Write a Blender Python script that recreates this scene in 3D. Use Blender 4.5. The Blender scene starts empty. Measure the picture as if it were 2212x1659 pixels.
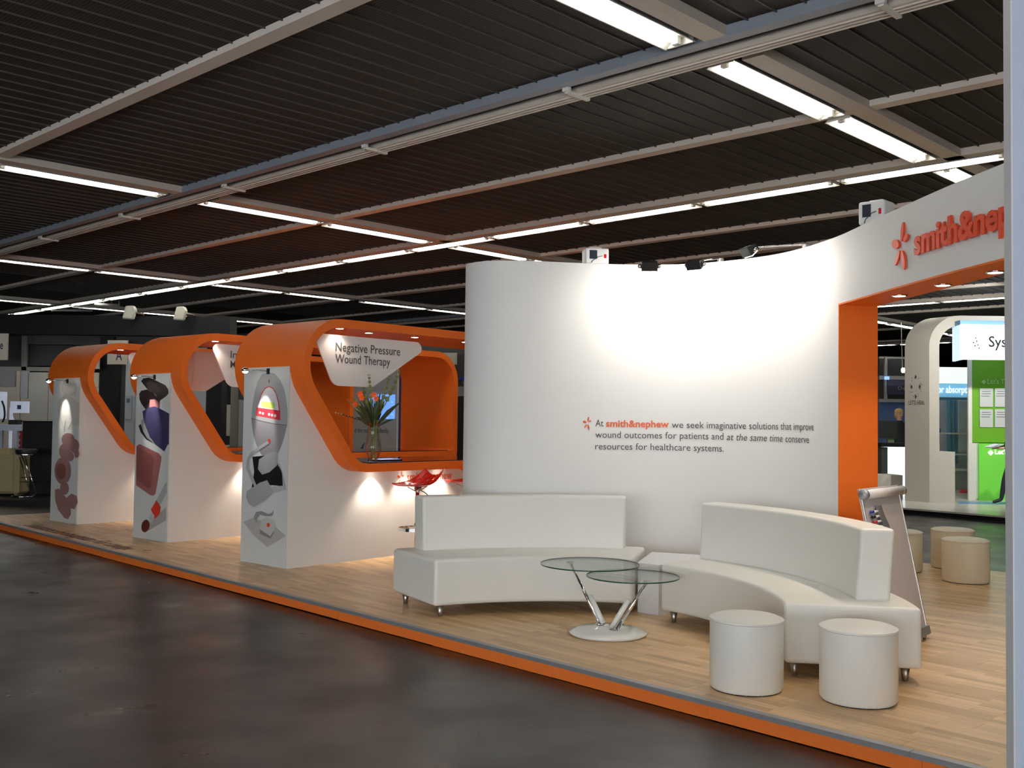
import bpy, bmesh, math, random
from mathutils import Vector, Matrix
random.seed(4)
R_ = math.radians
C = bpy.context.scene.collection
SC = bpy.context.scene
# ---------------------------------------------------------------- camera
F, CX, CY = 2227.0, 1106.0, 829.5
PITCH, ROLL, EYE = R_(2.0), R_(0.705), Vector((0, 0, 1.65))
fw = Vector((0, math.cos(PITCH), math.sin(PITCH)))
up0 = Vector((0, -math.sin(PITCH), math.cos(PITCH)))
RR = math.cos(ROLL) * Vector((1, 0, 0)) + math.sin(ROLL) * up0
UU = -math.sin(ROLL) * Vector((1, 0, 0)) + math.cos(ROLL) * up0
cam = bpy.data.objects.new('camera', bpy.data.cameras.new('camera'))
C.objects.link(cam)
m = Matrix((RR, UU, -fw)).transposed().to_4x4(); m.translation = EYE
cam.matrix_world = m
cam.data.sensor_width = 36; cam.data.lens = F / 2212 * 36; cam.data.clip_end = 200
SC.camera = cam
# ---------------------------------------------------------------- world, exposure
W = bpy.data.worlds.new('hall_air'); SC.world = W; W.use_nodes = True
W.node_tree.nodes['Background'].inputs[0].default_value = (0.75, 0.8, 1.0, 1)
W.node_tree.nodes['Background'].inputs[1].default_value = 0.03
SC.view_settings.view_transform = 'Standard'; SC.view_settings.look = 'None'
SC.view_settings.gamma = 1; SC.view_settings.use_curve_mapping = False
SC.view_settings.exposure = 0.5
TUBE, FLOOD, DOWN, UNDER, ARM, FILL = 17.0, 6.0, 14.0, 18.0, 24.0, 6.0
cy = SC.cycles; cy.max_bounces = 4; cy.diffuse_bounces = 3; cy.glossy_bounces = 2; cy.transmission_bounces = 5; cy.transparent_max_bounces = 10
cy.caustics_reflective = False; cy.caustics_refractive = False; cy.use_adaptive_sampling = True; cy.adaptive_threshold = 0.12; cy.adaptive_min_samples = 16; W.cycles.sampling_method = 'NONE'; cy.sample_clamp_indirect = 4
COOL, WARM = (1.0, 0.97, 0.90), (1.0, 0.86, 0.70)

# ---------------------------------------------------------------- measuring helpers
def ray(px, py): return fw + RR * ((px - CX) / F) - UU * ((py - CY) / F)
def G(px, py, z=0.1):
    d = ray(px, py); t = (z - EYE.z) / d.z; return EYE + t * d
def D(px, py, Y):
    d = ray(px, py); return EYE + d * (Y / d.y)
def PL(px, py, p0, nrm):
    d = ray(px, py); t = (Vector(p0) - EYE).dot(nrm) / d.dot(nrm); return EYE + t * d

# ---------------------------------------------------------------- materials
MT = {}
def mat(name, col, rough=0.5, metal=0.0, emis=0, ecol=None, noise=0, nscale=8, bump=0, bscale=60, trans=0, spec=0.5, coat=0, ior=1.45, stretch=None):
    if name in MT: return MT[name]
    ma = bpy.data.materials.new(name); ma.use_nodes = True; nt = ma.node_tree
    b = nt.nodes['Principled BSDF']
    b.inputs['Base Color'].default_value = (*col, 1); b.inputs['Roughness'].default_value = rough
    b.inputs['Metallic'].default_value = metal; b.inputs['Specular IOR Level'].default_value = spec
    b.inputs['Transmission Weight'].default_value = trans; b.inputs['Coat Weight'].default_value = coat
    b.inputs['IOR'].default_value = ior
    if emis:
        b.inputs['Emission Color'].default_value = (*(ecol or col), 1); b.inputs['Emission Strength'].default_value = emis
    if noise or bump:
        tc = nt.nodes.new('ShaderNodeTexCoord'); mp = nt.nodes.new('ShaderNodeMapping')
        nt.links.new(tc.outputs['Object'], mp.inputs[0])
        if stretch: mp.inputs['Scale'].default_value = stretch
    if noise:
        n = nt.nodes.new('ShaderNodeTexNoise'); n.inputs['Scale'].default_value = nscale; n.inputs['Detail'].default_value = 5
        nt.links.new(mp.outputs[0], n.inputs['Vector'])
        mx = nt.nodes.new('ShaderNodeMix'); mx.data_type = 'RGBA'
        mx.inputs[6].default_value = (*[c * (1 - noise) for c in col], 1); mx.inputs[7].default_value = (*[min(1, c * (1 + noise)) for c in col], 1)
        nt.links.new(n.outputs['Fac'], mx.inputs[0]); nt.links.new(mx.outputs[2], b.inputs['Base Color'])
    if bump:
        n2 = nt.nodes.new('ShaderNodeTexNoise'); n2.inputs['Scale'].default_value = bscale; n2.inputs['Detail'].default_value = 3
        nt.links.new(mp.outputs[0], n2.inputs['Vector'])
        bp = nt.nodes.new('ShaderNodeBump'); bp.inputs['Strength'].default_value = bump; bp.inputs['Distance'].default_value = 0.01
        nt.links.new(n2.outputs['Fac'], bp.inputs['Height']); nt.links.new(bp.outputs[0], b.inputs['Normal'])
    MT[name] = ma
    if name in ('lit_lens', 'lit_halogen'): ma.cycles.emission_sampling = 'NONE'
    return ma

WHITE = mat('white_panel_paint', (0.80, 0.79, 0.76), 0.55, noise=0.02, nscale=3)
WALLW = mat('curved_wall_paint', (0.80, 0.80, 0.78), 0.6, noise=0.015, nscale=2, spec=0.3)
ORANGE = mat('orange_laminate', (0.84, 0.165, 0.018), 0.5, noise=0.05, nscale=30, spec=0.3)
ORANGE_F = mat('orange_fascia', (0.74, 0.175, 0.03), 0.6, noise=0.08, nscale=20, spec=0.2)
LEATHER = mat('white_leatherette', (0.78, 0.775, 0.72), 0.42, noise=0.02, nscale=4, bump=0.12, bscale=120)
CREAM = mat('cream_leatherette', (0.86, 0.78, 0.60), 0.45, noise=0.02, nscale=4, bump=0.1, bscale=120)
GREYTRIM = mat('grey_metal_trim', (0.33, 0.34, 0.36), 0.4, 0.5, noise=0.06, nscale=12)
CHROME = mat('chrome', (0.85, 0.85, 0.86), 0.08, 1.0)
BRUSH = mat('brushed_metal', (0.45, 0.42, 0.38), 0.35, 1.0, noise=0.08)
BLACK = mat('black_board', (0.008, 0.008, 0.009), 0.5, noise=0.1, spec=0.3)
BLACKP = mat('black_plastic', (0.02, 0.02, 0.022), 0.4)
DARKG = mat('dark_grey_board', (0.05, 0.05, 0.052), 0.6, noise=0.1)
GREYW = mat('grey_wall_board', (0.32, 0.33, 0.34), 0.6, noise=0.04)
LGREY = mat('light_grey_board', (0.5, 0.53, 0.56), 0.6, noise=0.03)
CREAMW = mat('cream_wall_board', (0.62, 0.58, 0.49), 0.6, noise=0.03)
INK = mat('grey_ink', (0.09, 0.085, 0.085), 0.6)
INKO = mat('orange_ink', (0.80, 0.13, 0.04), 0.5)
REDL = mat('red_orange_letters', (0.78, 0.075, 0.02), 0.4)
REDP = mat('red_plastic', (0.55, 0.012, 0.01), 0.25)
TUBEM = mat('lit_tube', (1, 1, 1), emis=TUBE, ecol=COOL)
LENS = mat('lit_lens', (1, 1, 1), emis=14, ecol=(1, 0.93, 0.82))
TROUGH = mat('lamp_trough_white', (0.78, 0.76, 0.70), 0.45)
HOUSING = mat('lamp_housing_cream', (0.6, 0.54, 0.47), 0.5, noise=0.05)
RAILM = mat('ceiling_rail_beige', (0.62, 0.55, 0.46), 0.5, noise=0.03, nscale=1)
RAILB = mat('ceiling_rail_bluegrey', (0.30, 0.33, 0.38), 0.5, noise=0.1, nscale=3)
BARM = mat('ceiling_bar_beige', (0.74, 0.66, 0.58), 0.55, noise=0.08, nscale=3)
CARR = mat('mesh_carrier_grey', (0.075, 0.07, 0.066), 0.5)
def thin_glass(name, tint, k):
    ma = bpy.data.materials.new(name); ma.use_nodes = True; nt = ma.node_tree; nt.nodes.remove(nt.nodes['Principled BSDF'])
    t = nt.nodes.new('ShaderNodeBsdfTransparent'); t.inputs[0].default_value = (*tint, 1)
    g = nt.nodes.new('ShaderNodeBsdfGlossy'); g.inputs['Roughness'].default_value = 0.02
    f = nt.nodes.new('ShaderNodeFresnel'); f.inputs[0].default_value = 1.45
    mu = nt.nodes.new('ShaderNodeMath'); mu.operation = 'MULTIPLY'; mu.inputs[1].default_value = k; nt.links.new(f.outputs[0], mu.inputs[0])
    mx = nt.nodes.new('ShaderNodeMixShader'); nt.links.new(mu.outputs[0], mx.inputs[0]); nt.links.new(t.outputs[0], mx.inputs[1]); nt.links.new(g.outputs[0], mx.inputs[2])
    nt.links.new(mx.outputs[0], nt.nodes['Material Output'].inputs[0]); return ma
GLASS = thin_glass('clear_glass', (0.94, 0.97, 0.955), 0.45)
GEDGE = mat('glass_green_edge', (0.02, 0.09, 0.06), 0.15, trans=0.3)
GREEN = mat('lime_green_board', (0.13, 0.36, 0.012), 0.6, noise=0.04)

# ---------------------------------------------------------------- mesh helpers
class MB:
    def __init__(s): s.v = []; s.f = []; s.mi = []; s.cur = 0
    def add(s, vs, fs):
        o = len(s.v); s.v += [tuple(v) for v in vs]; s.f += [tuple(i + o for i in f) for f in fs]; s.mi += [s.cur] * len(fs); return s
    def obox(s, c, ax, ay, az, h):     # oriented box: centre, axes, half sizes
        c = Vector(c); vs = []
        for k in (-1, 1):
            for i, j in ((-1, -1), (1, -1), (1, 1), (-1, 1)):
                vs.append(c + ax * (i * h[0]) + ay * (j * h[1]) + az * (k * h[2]))
        return s.add(vs, [(3, 2, 1, 0), (4, 5, 6, 7), (0, 1, 5, 4), (1, 2, 6, 5), (2, 3, 7, 6), (3, 0, 4, 7)])
    def box(s, x0, x1, y0, y1, z0, z1):
        return s.obox(((x0 + x1) / 2, (y0 + y1) / 2, (z0 + z1) / 2), X, Y_, Z, (abs(x1 - x0) / 2, abs(y1 - y0) / 2, abs(z1 - z0) / 2))
    def prism(s, poly, off):           # polygon (3D pts) extruded by vector
        n = len(poly); off = Vector(off); p = [Vector(q) for q in poly]
        return s.add(p + [q + off for q in p], [tuple(range(n))[::-1], tuple(range(n, 2 * n))] + [(i, (i + 1) % n, n + (i + 1) % n, n + i) for i in range(n)])
    def flat(s, poly): return s.add(poly, [tuple(range(len(poly)))])
    def ring(s, loops, closed=False, caps=True):
        n = len(loops[0]); vs = [q for l in loops for q in l]; fs = []
        m_ = len(loops)
        for a in range(m_ if closed else m_ - 1):
            b = (a + 1) % m_
            for i in range(n): fs.append((a * n + i, a * n + (i + 1) % n, b * n + (i + 1) % n, b * n + i))
        if caps and not closed: fs += [tuple(range(n))[::-1], tuple(range((m_ - 1) * n, m_ * n))]
        return s.add(vs, fs)
    def tube(s, pts, r, n=8, caps=True, closed=False):
        pts = [Vector(p) for p in pts]; loops = []; prev = None; N = len(pts)
        for i, p in enumerate(pts):
            a = pts[(i - 1) % N] if (closed or i) else p; b = pts[(i + 1) % N] if (closed or i < N - 1) else p
            t = (b - a).normalized()
            if prev is None: prev = t.orthogonal().normalized()
            prev = (prev - t * prev.dot(t)).normalized(); q = t.cross(prev)
            rr = r[i] if isinstance(r, (list, tuple)) else r
            loops.append([p + (prev * math.cos(2 * math.pi * k / n) + q * math.sin(2 * math.pi * k / n)) * rr for k in range(n)])
        return s.ring(loops, closed, caps)
    def lathe(s, c, prof, n=32, closed=False):      # prof = [(r,z)...]
        c = Vector(c); loops = [[c + Vector((r * math.cos(2 * math.pi * k / n), r * math.sin(2 * math.pi * k / n), z)) for k in range(n)] for r, z in prof]
        return s.ring(loops, closed)
    def sphere(s, c, r, n=10, m_=6, sc=(1, 1, 1)):
        c = Vector(c); loops = []
        for a in range(1, m_):
            th = math.pi * a / m_ ; rr = math.sin(th); z = -math.cos(th)
            loops.append([c + Vector((r * sc[0] * rr * math.cos(2 * math.pi * k / n), r * sc[1] * rr * math.sin(2 * math.pi * k / n), r * sc[2] * z)) for k in range(n)])
        return s.ring(loops)
    def build(s, name, mats, parent=None, smooth=False, bevel=0, seg=3, auto=False):
        me = bpy.data.meshes.new(name); me.from_pydata(s.v, [], s.f)
        if not isinstance(mats, (list, tuple)): mats = [mats]
        for q in mats: me.materials.append(q)
        for p, i in zip(me.polygons, s.mi): p.material_index = min(i, len(mats) - 1)
        bm = bmesh.new(); bm.from_mesh(me)
        if bevel: bmesh.ops.remove_doubles(bm, verts=bm.verts, dist=1e-5)
        bmesh.ops.recalc_face_normals(bm, faces=[f for f in bm.faces]) if not getattr(s, 'keep', False) else None
        bm.to_mesh(me); bm.free()
        me.update()
        o = bpy.data.objects.new(name, me); C.objects.link(o)
        if parent is not None:
            o.parent = parent; o.matrix_parent_inverse = parent.matrix_basis.inverted()
        if bevel:
            bv = o.modifiers.new('bevel', 'BEVEL'); bv.width = bevel; bv.segments = seg; bv.limit_method = 'ANGLE'; bv.angle_limit = R_(35)
        if smooth:
            if auto: me.shade_smooth(); me.set_sharp_from_angle(angle=R_(38))
            else:
                for p in me.polygons: p.use_smooth = True
        return o
X, Y_, Z = Vector((1, 0, 0)), Vector((0, 1, 0)), Vector((0, 0, 1))
def tag(o, label, cat, group=None, kind=None):
    o['label'] = label
    if cat: o['category'] = cat
    if group: o['group'] = group
    if kind: o['kind'] = kind
    return o
def thing(name, label, cat, loc, group=None):
    o = bpy.data.objects.new(name, None); C.objects.link(o); o.location = loc
    o.empty_display_size = 0.1
    return tag(o, label, cat, group)
def plabel(o, l): o['label'] = l; return o
def copy_tree(root, delta, label, group=None):
    r = root.copy(); C.objects.link(r); r.location = root.location + Vector(delta); r['label'] = label
    if group: r['group'] = group
    for ch in list(root.children):
        c = ch.copy(); C.objects.link(c); c.parent = r
        for g in ch.children:
            d = g.copy(); C.objects.link(d); d.parent = c
    return r
def spot(name, loc, tgt, power, ang, blend=0.4, col=WARM, r=0.03):
    l = bpy.data.lights.new(name, 'SPOT'); l.energy = power; l.spot_size = R_(ang); l.spot_blend = blend; l.color = col; l.shadow_soft_size = r
    o = bpy.data.objects.new(name, l); C.objects.link(o); o.location = loc
    o.rotation_euler = (Vector(tgt) - Vector(loc)).to_track_quat('-Z', 'Y').to_euler(); return o
def text_mesh(s, bold=0.0, shear=0.0):
    cu = bpy.data.curves.new('t', 'FONT'); cu.body = s; cu.offset = bold; cu.shear = shear; cu.resolution_u = 3
    o = bpy.data.objects.new('t', cu); C.objects.link(o)
    dg = bpy.context.evaluated_depsgraph_get(); me = bpy.data.meshes.new_from_object(o.evaluated_get(dg))
    vs = [v.co.copy() for v in me.vertices]; fs = [tuple(p.vertices) for p in me.polygons]
    bpy.data.objects.remove(o); bpy.data.meshes.remove(me)
    x0 = min(v.x for v in vs); x1 = max(v.x for v in vs)
    return [(v.x - x0, v.y) for v in vs], fs, x1 - x0
def put_text(name, s, origin, ax, ay, width, size, m_, parent, bold=0, shear=0, depth=0, nrm=None):
    """letters standing on baseline origin, ax rightwards, ay upwards"""
    vs, fs, w = text_mesh(s, bold, shear); kx = (width / w) if width else size
    P = [Vector(origin) + ax * (x * kx) + ay * (y * size) for x, y in vs]
    b = MB()
    if depth and nrm is not None: solid(b, P, fs, nrm * depth)
    else: b.add(P, fs); b.keep = True
    return b.build(name, m_, parent)
def solid(b, P, fs, off):
    n = len(P); P2 = [p + off for p in P]
    cnt = {}
    for f in fs:
        for i in range(len(f)):
            e = (f[i], f[(i + 1) % len(f)]); cnt[e] = 1
    sides = [(a, c, c + n, a + n) for (a, c) in cnt if (c, a) not in cnt]
    b.add(P + P2, [tuple(f[::-1]) for f in fs] + [tuple(i + n for i in f) for f in fs] + sides)
def catmull(pts, k=6):
    out = []
    for i in range(len(pts) - 1):
        p0 = Vector(pts[max(i - 1, 0)]); p1 = Vector(pts[i]); p2 = Vector(pts[i + 1]); p3 = Vector(pts[min(i + 2, len(pts) - 1)])
        for j in range(k):
            t = j / k
            out.append(0.5 * ((2 * p1) + (p2 - p0) * t + (2 * p0 - 5 * p1 + 4 * p2 - p3) * t * t + (3 * p1 - p0 - 3 * p2 + p3) * t ** 3))
    out.append(Vector(pts[-1])); return out
def fillet(poly, rad, seg=8):
    out = []; n = len(poly)
    for i in range(n):
        p = Vector(poly[i]); a = Vector(poly[i - 1]); b = Vector(poly[(i + 1) % n]); r = rad[i] if isinstance(rad, (list, tuple)) else rad
        if r <= 0: out.append(p); continue
        u = (a - p).normalized(); v = (b - p).normalized(); ang = u.angle(v); d = r / math.tan(ang / 2)
        c = p + (u + v).normalized() * (r / math.sin(ang / 2)); s = p + u * d; e = p + v * d
        s_ = s - c; e_ = e - c; A = s_.angle(e_)
        for k in range(seg + 1):
            t = k / seg; out.append(c + (s_ * math.sin((1 - t) * A) + e_ * math.sin(t * A)) / math.sin(A))
    return out

# ================================================================ HALL
def hall_floor_mat():
    ma = bpy.data.materials.new('dark_polished_floor'); ma.use_nodes = True; nt = ma.node_tree; b = nt.nodes['Principled BSDF']
    tc = nt.nodes.new('ShaderNodeTexCoord')
    def noise(sc, det=6, vec=None):
        n = nt.nodes.new('ShaderNodeTexNoise'); n.inputs['Scale'].default_value = sc; n.inputs['Detail'].default_value = det
        nt.links.new(vec or tc.outputs['Object'], n.inputs['Vector']); return n
    def ramp(src, stops):
        r = nt.nodes.new('ShaderNodeValToRGB'); r.color_ramp.elements[0].position = stops[0][0]; r.color_ramp.elements[0].color = stops[0][1]
        r.color_ramp.elements[1].position = stops[-1][0]; r.color_ramp.elements[1].color = stops[-1][1]
        for p, c in stops[1:-1]:
            e = r.color_ramp.elements.new(p); e.color = c
        nt.links.new(src, r.inputs[0]); return r
    n1 = noise(0.7); r1 = ramp(n1.outputs['Fac'], [(0.3, (0.013, 0.011, 0.0095, 1)), (0.55, (0.019, 0.014, 0.0125, 1)), (0.75, (0.026, 0.018, 0.0155, 1))])
    n3 = noise(55, 2); r3 = ramp(n3.outputs['Fac'], [(0.62, (0, 0, 0, 1)), (0.80, (0.035, 0.033, 0.03, 1))])
    mx = nt.nodes.new('ShaderNodeMix'); mx.data_type = 'RGBA'; mx.blend_type = 'ADD'; mx.inputs[0].default_value = 0.6
    nt.links.new(r1.outputs[0], mx.inputs[6]); nt.links.new(r3.outputs[0], mx.inputs[7]); nt.links.new(mx.outputs[2], b.inputs['Base Color'])
    n2 = noise(1.6, 8); r2 = ramp(n2.outputs['Fac'], [(0.3, (0.26,) * 3 + (1,)), (0.7, (0.42,) * 3 + (1,))]); nt.links.new(r2.outputs[0], b.inputs['Roughness'])
    n4 = noise(14, 6); bp = nt.nodes.new('ShaderNodeBump'); bp.inputs['Strength'].default_value = 0.2; bp.inputs['Distance'].default_value = 0.002
    nt.links.new(n4.outputs['Fac'], bp.inputs['Height']); nt.links.new(bp.outputs[0], b.inputs['Normal'])
    b.inputs['Specular IOR Level'].default_value = 0.33
    return ma
fl = MB().box(-32, 34, -7, 52, -0.12, 0.0).build('floor', hall_floor_mat()); tag(fl, 'dark worn polished hall floor around the stands', None, kind='structure')
# hall grid frame (ceiling): u and v directions
A46 = R_(46.2); u_ = Vector((math.cos(A46), math.sin(A46), 0)); v_ = Vector((-math.sin(A46), math.cos(A46), 0))
def UV(u, v, z=0): return u_ * u + v_ * v + Z * z
def ceil_mat():
    ma = bpy.data.materials.new('dark_mesh_ceiling'); ma.use_nodes = True; nt = ma.node_tree; b = nt.nodes['Principled BSDF']
    tc = nt.nodes.new('ShaderNodeTexCoord'); mp = nt.nodes.new('ShaderNodeMapping'); mp.inputs['Rotation'].default_value = (0, 0, -A46)
    nt.links.new(tc.outputs['Object'], mp.inputs[0])
    wv = nt.nodes.new('ShaderNodeTexWave'); wv.bands_direction = 'X'; wv.inputs['Scale'].default_value = 12.0; wv.inputs['Distortion'].default_value = 0.15
    nt.links.new(mp.outputs[0], wv.inputs['Vector'])
    n = nt.nodes.new('ShaderNodeTexNoise'); n.inputs['Scale'].default_value = 0.5; n.inputs['Detail'].default_value = 4; nt.links.new(mp.outputs[0], n.inputs['Vector'])
    mx = nt.nodes.new('ShaderNodeMix'); mx.data_type = 'RGBA'; mx.inputs[6].default_value = (0.032, 0.030, 0.027, 1); mx.inputs[7].default_value = (0.075, 0.068, 0.060, 1)
    nt.links.new(wv.outputs['Fac'], mx.inputs[0])
    m2 = nt.nodes.new('ShaderNodeMix'); m2.data_type = 'RGBA'; m2.blend_type = 'MULTIPLY'; m2.inputs[0].default_value = 0.6
    nt.links.new(mx.outputs[2], m2.inputs[6]); nt.links.new(n.outputs['Color'], m2.inputs[7])
    nt.links.new(mx.outputs[2], b.inputs['Base Color']); b.inputs['Roughness'].default_value = 0.8; b.inputs['Specular IOR Level'].default_value = 0.2
    return ma
CZ = 4.26
ce = MB().box(-32, 34, -7, 52, CZ, CZ + 0.12).build('ceiling', ceil_mat()); tag(ce, 'low dark mesh ceiling of the hall', None, kind='structure')
dark_wall = mat('hall_wall_dark', (0.06, 0.06, 0.06), 0.8, noise=0.1)
for nm, bx in (('wall_back', (-32, 34, 52, 52.3, 0, CZ)), ('wall_left', (-32.3, -32, -7, 52, 0, CZ)), ('wall_right', (34, 34.3, -7, 52, 0, CZ)), ('wall_front', (-32, 34, -7.3, -7, 0, CZ))):
    tag(MB().box(*bx).build(nm, dark_wall), 'dark hall wall', None, kind='structure')
fill_win = tag(MB().box(-14, 4, -6.98, -6.95, 0.3, 2.9).build('added_fill_window', mat('fill_window_glow', (0.7, 0.8, 1.0), 0.5, emis=FILL, ecol=(0.92, 0.95, 1.0))), 'wide glowing window behind the viewpoint, added as frontal fill light', None, kind='structure')  # made-up window, added to light the fronts of things from behind the camera
for k in range(7): MB().box(-14 + 3 * k - 0.04, -14 + 3 * k + 0.04, -6.95, -6.9, 0.3, 2.9).build('fill_window_frame', GREYTRIM, fill_win)
# carriers of the mesh panels (each one a part), running along u, between v lines
def uv_ok(u, v):
    p = UV(u, v); return -31 < p.x < 33 and -7 < p.y < 51
cm = MB().obox((0, 0, 0), u_, v_, Z, (3.9, 0.0045, 0.006)).build('mesh_carrier', CARR, ce); cm.location = UV(7.9, 4.2, CZ - 0.008)
first = True; cnt = 0
for ub in (0.0, 7.95, 15.85):
    vmax = {0.0: 20, 7.95: 22, 15.85: 24}[ub]
    k = 0
    while cnt < 296:
        v = 0.6 + 0.205 * k; k += 1
        if v > vmax: break
        if min(abs(v - L) for L in (3.95, 11.1, 17.9)) < 0.28: continue
        c = UV(ub + 4.0, v, CZ - 0.008)
        a = UV(ub, v); 
        if c.y < 1.0: continue
        if first: cm.location = c; first = False; cnt += 1; continue
        o = cm.copy(); C.objects.link(o); o.location = c; cnt += 1
def ceil_bar(name, u, v0, v1, w, z0, z1, m_, parent=ce):
    return MB().obox(UV(u, (v0 + v1) / 2, (z0 + z1) / 2), u_, v_, Z, (w / 2, (v1 - v0) / 2, (z1 - z0) / 2)).build(name, m_, parent)
def vrange(u):
    vs = [v * 0.5 for v in range(-60, 120) if uv_ok(u, v * 0.5)]; return min(vs), max(vs)
for u in (-0.1, 3.82, 7.97, 11.92, 13.65, 15.9, 19.6, 23.3, 27.2, 31.0):
    a, b_ = vrange(u); ceil_bar('ceiling_bar', u, max(a, -6), b_, 0.13 if u != 13.65 else 0.22, CZ - 0.05, CZ, BARM)
# suspended rail
for ur in (5.96, 17.6):
    a, b_ = vrange(ur); a = max(a, -4)
    rl = thing('ceiling_rail', 'long suspended metal rail crossing the ceiling over the booths' if ur < 10 else 'distant suspended metal rail across the ceiling far behind the booths', 'rail', UV(ur, a, 4.2))
    plabel(ceil_bar('upper_flange', ur - 0.13, a, b_, 0.10, 4.185, CZ, RAILB, rl), 'blue-grey upper flange')
    ceil_bar('web', ur - 0.02, a, b_, 0.12, 4.22, CZ, DARKG, rl)
    plabel(ceil_bar('lower_channel', ur + 0.10, a, b_, 0.15, 4.165, CZ, RAILM, rl), 'beige lower channel')
    for du in (0.055, 0.10, 0.15): ceil_bar('groove_lip', ur + du, a, b_, 0.006, 4.155, 4.166, BARM, rl)
    if ur < 10:
        for v in (0.16, 2.63, 5.10, 7.57, 10.04, 12.5, 15.0):
            g = MB(); g.obox(UV(ur + 0.05, v, 4.155), u_, v_, Z, (0.13, 0.018, 0.012)); g.obox(UV(ur - 0.08, v, 4.185), u_, v_, Z, (0.018, 0.03, 0.03)); g.build('clip', TROUGH, rl)
# strip lights
def lamp_proto(name):
    L = 0.86
    r = thing(name, 'x', 'ceiling light', (0, 0, 4.2))
    h = MB()
    for sy in (-1, 1):       # sloping trough sides + back
        h.add([Vector((-L, sy * 0.055, 0.03)), Vector((L, sy * 0.055, 0.03)), Vector((L, sy * 0.115, -0.02)), Vector((-L, sy * 0.115, -0.02)),
               Vector((-L, sy * 0.06, 0.04)), Vector((L, sy * 0.06, 0.04)), Vector((L, sy * 0.125, -0.02)), Vector((-L, sy * 0.125, -0.02))],
              [(0, 1, 2, 3), (7, 6, 5, 4), (0, 4, 5, 1), (2, 6, 7, 3), (0, 3, 7, 4), (1, 5, 6, 2)])
    h.box(-L, L, -0.06, 0.06, 0.03, 0.045)
    for sx in (-1, 1): h.box(sx * L - 0.006, sx * L + 0.006, -0.10, 0.10, -0.015, 0.04)
    hb = h.build('trough', TROUGH, r)
    MB().tube([(-L + 0.07, 0, -0.002), (L - 0.07, 0, -0.002)], 0.022, 6, False).build('tube', TUBEM, hb, True)
    for sx in (-1, 1): MB().box(sx * (L - 0.05) - 0.02, sx * (L - 0.05) + 0.02, -0.024, 0.024, -0.024, 0.03).build('socket', TROUGH, hb)
    hb.matrix_parent_inverse = Matrix.Identity(4)
    return r
proto = lamp_proto('strip_light')
used = [False]
useg = [(-0.0, 1.85), (1.95, 3.75), (3.9, 5.72), (6.22, 7.92), (8.02, 9.82), (10.3, 11.9), (11.98, 13.6), (13.9, 15.8), (15.9, 17.3), (17.8, 19.5), (19.65, 21.2), (21.6, 23.2), (23.4, 25.2), (25.3, 27.1), (27.3, 29.1), (29.2, 31)]
ROWS = []      # every strip light: centre (u, v), direction, length, which row
for v, row, gr in ((-3.2, None, ''), (3.95, 'wide row crossing the suspended rail', 'near row'),
        (11.1, 'row sloping to the top of the white wall', 'second row'), (17.9, 'row above the three orange booths', 'third row'),
        (24.2, 'small distant row just above the black fascia', 'fourth row'), (31.0, 'tiny farthest row at the back of the hall', 'fifth row')):
    for a, b_ in (useg if v > 0 else [(x * 1.85 - 13, x * 1.85 - 11.2) for x in range(15)]): ROWS.append(((a + b_) / 2, v, 'u', b_ - a, row, gr)) if v > 0 or min(abs((a + b_) / 2 - 10.12), abs((a + b_) / 2 + 1.2)) > 1.1 else None
for k in range(1, 5):
    for v in (3.95, 11.1): ROWS.append((-1.0 - 1.85 * k, v, 'u', 1.75, None, ''))
for ur, row, gr, v0, v1 in ((-1.2, None, '', -7.5, 12), (10.12, 'long bright line rising to the right', 'long line', -5.32, 34),
                   (21.4, 'line seen through the doorway', 'line beyond the doorway', -2.0, 26), (32.0, 'farthest line low behind the doorway', 'farthest line beyond the doorway', 0.0, 18)):
    v = v0 + 0.86
    while v < v1: ROWS.append((ur, v, 'v', 1.66, row, gr)); v += 1.72
vis = {}
keep = []
for u, v, al, L, row, gr in ROWS:
    c = UV(u, v, 4.2)
    if not (-31 < c.x < 33 and -6 < c.y < 51): continue
    d = c - EYE; zc = d.dot(fw); px = CX + F * d.dot(RR) / zc if zc > 0.5 else -9e9; py = CY - F * d.dot(UU) / zc if zc > 0.5 else 0
    inview = zc > 0.5 and -60 < px < 2230 and -60 < py < 1659
    if c.y > 10 and not inview: continue
    if c.y > 6 and not inview and abs(px) > 4500: continue
    keep.append((c, al, L, row, gr, px, inview))
    if inview: vis.setdefault(gr, []).append(px)
ORD = ['first', 'second', 'third', 'fourth', 'fifth', 'sixth', 'seventh', 'eighth', 'ninth', 'tenth', 'eleventh', 'twelfth', 'thirteenth', 'fourteenth', 'fifteenth', 'sixteenth', 'seventeenth', 'eighteenth', 'nineteenth', 'twentieth']
for c, al, L, row, gr, px, inview in keep:
    if inview: k = sorted(vis[gr]).index(px); lb = ORD[min(k, 19)] + ' lamp from the left in the ' + row; g_ = 'strip lights of the ' + gr
    else: lb = 'strip light outside the picture, above or behind the viewpoint'; g_ = 'strip lights outside the picture'
    if used[0]: o = copy_tree(proto, (0, 0, 0), lb, g_)
    else: o = proto; used[0] = True; o['label'] = lb; o['group'] = g_
    o.location = c; o.rotation_euler = (0, 0, A46 if al == 'u' else A46 + math.pi / 2); o.scale = (L / 1.72, 1, 1)
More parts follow.
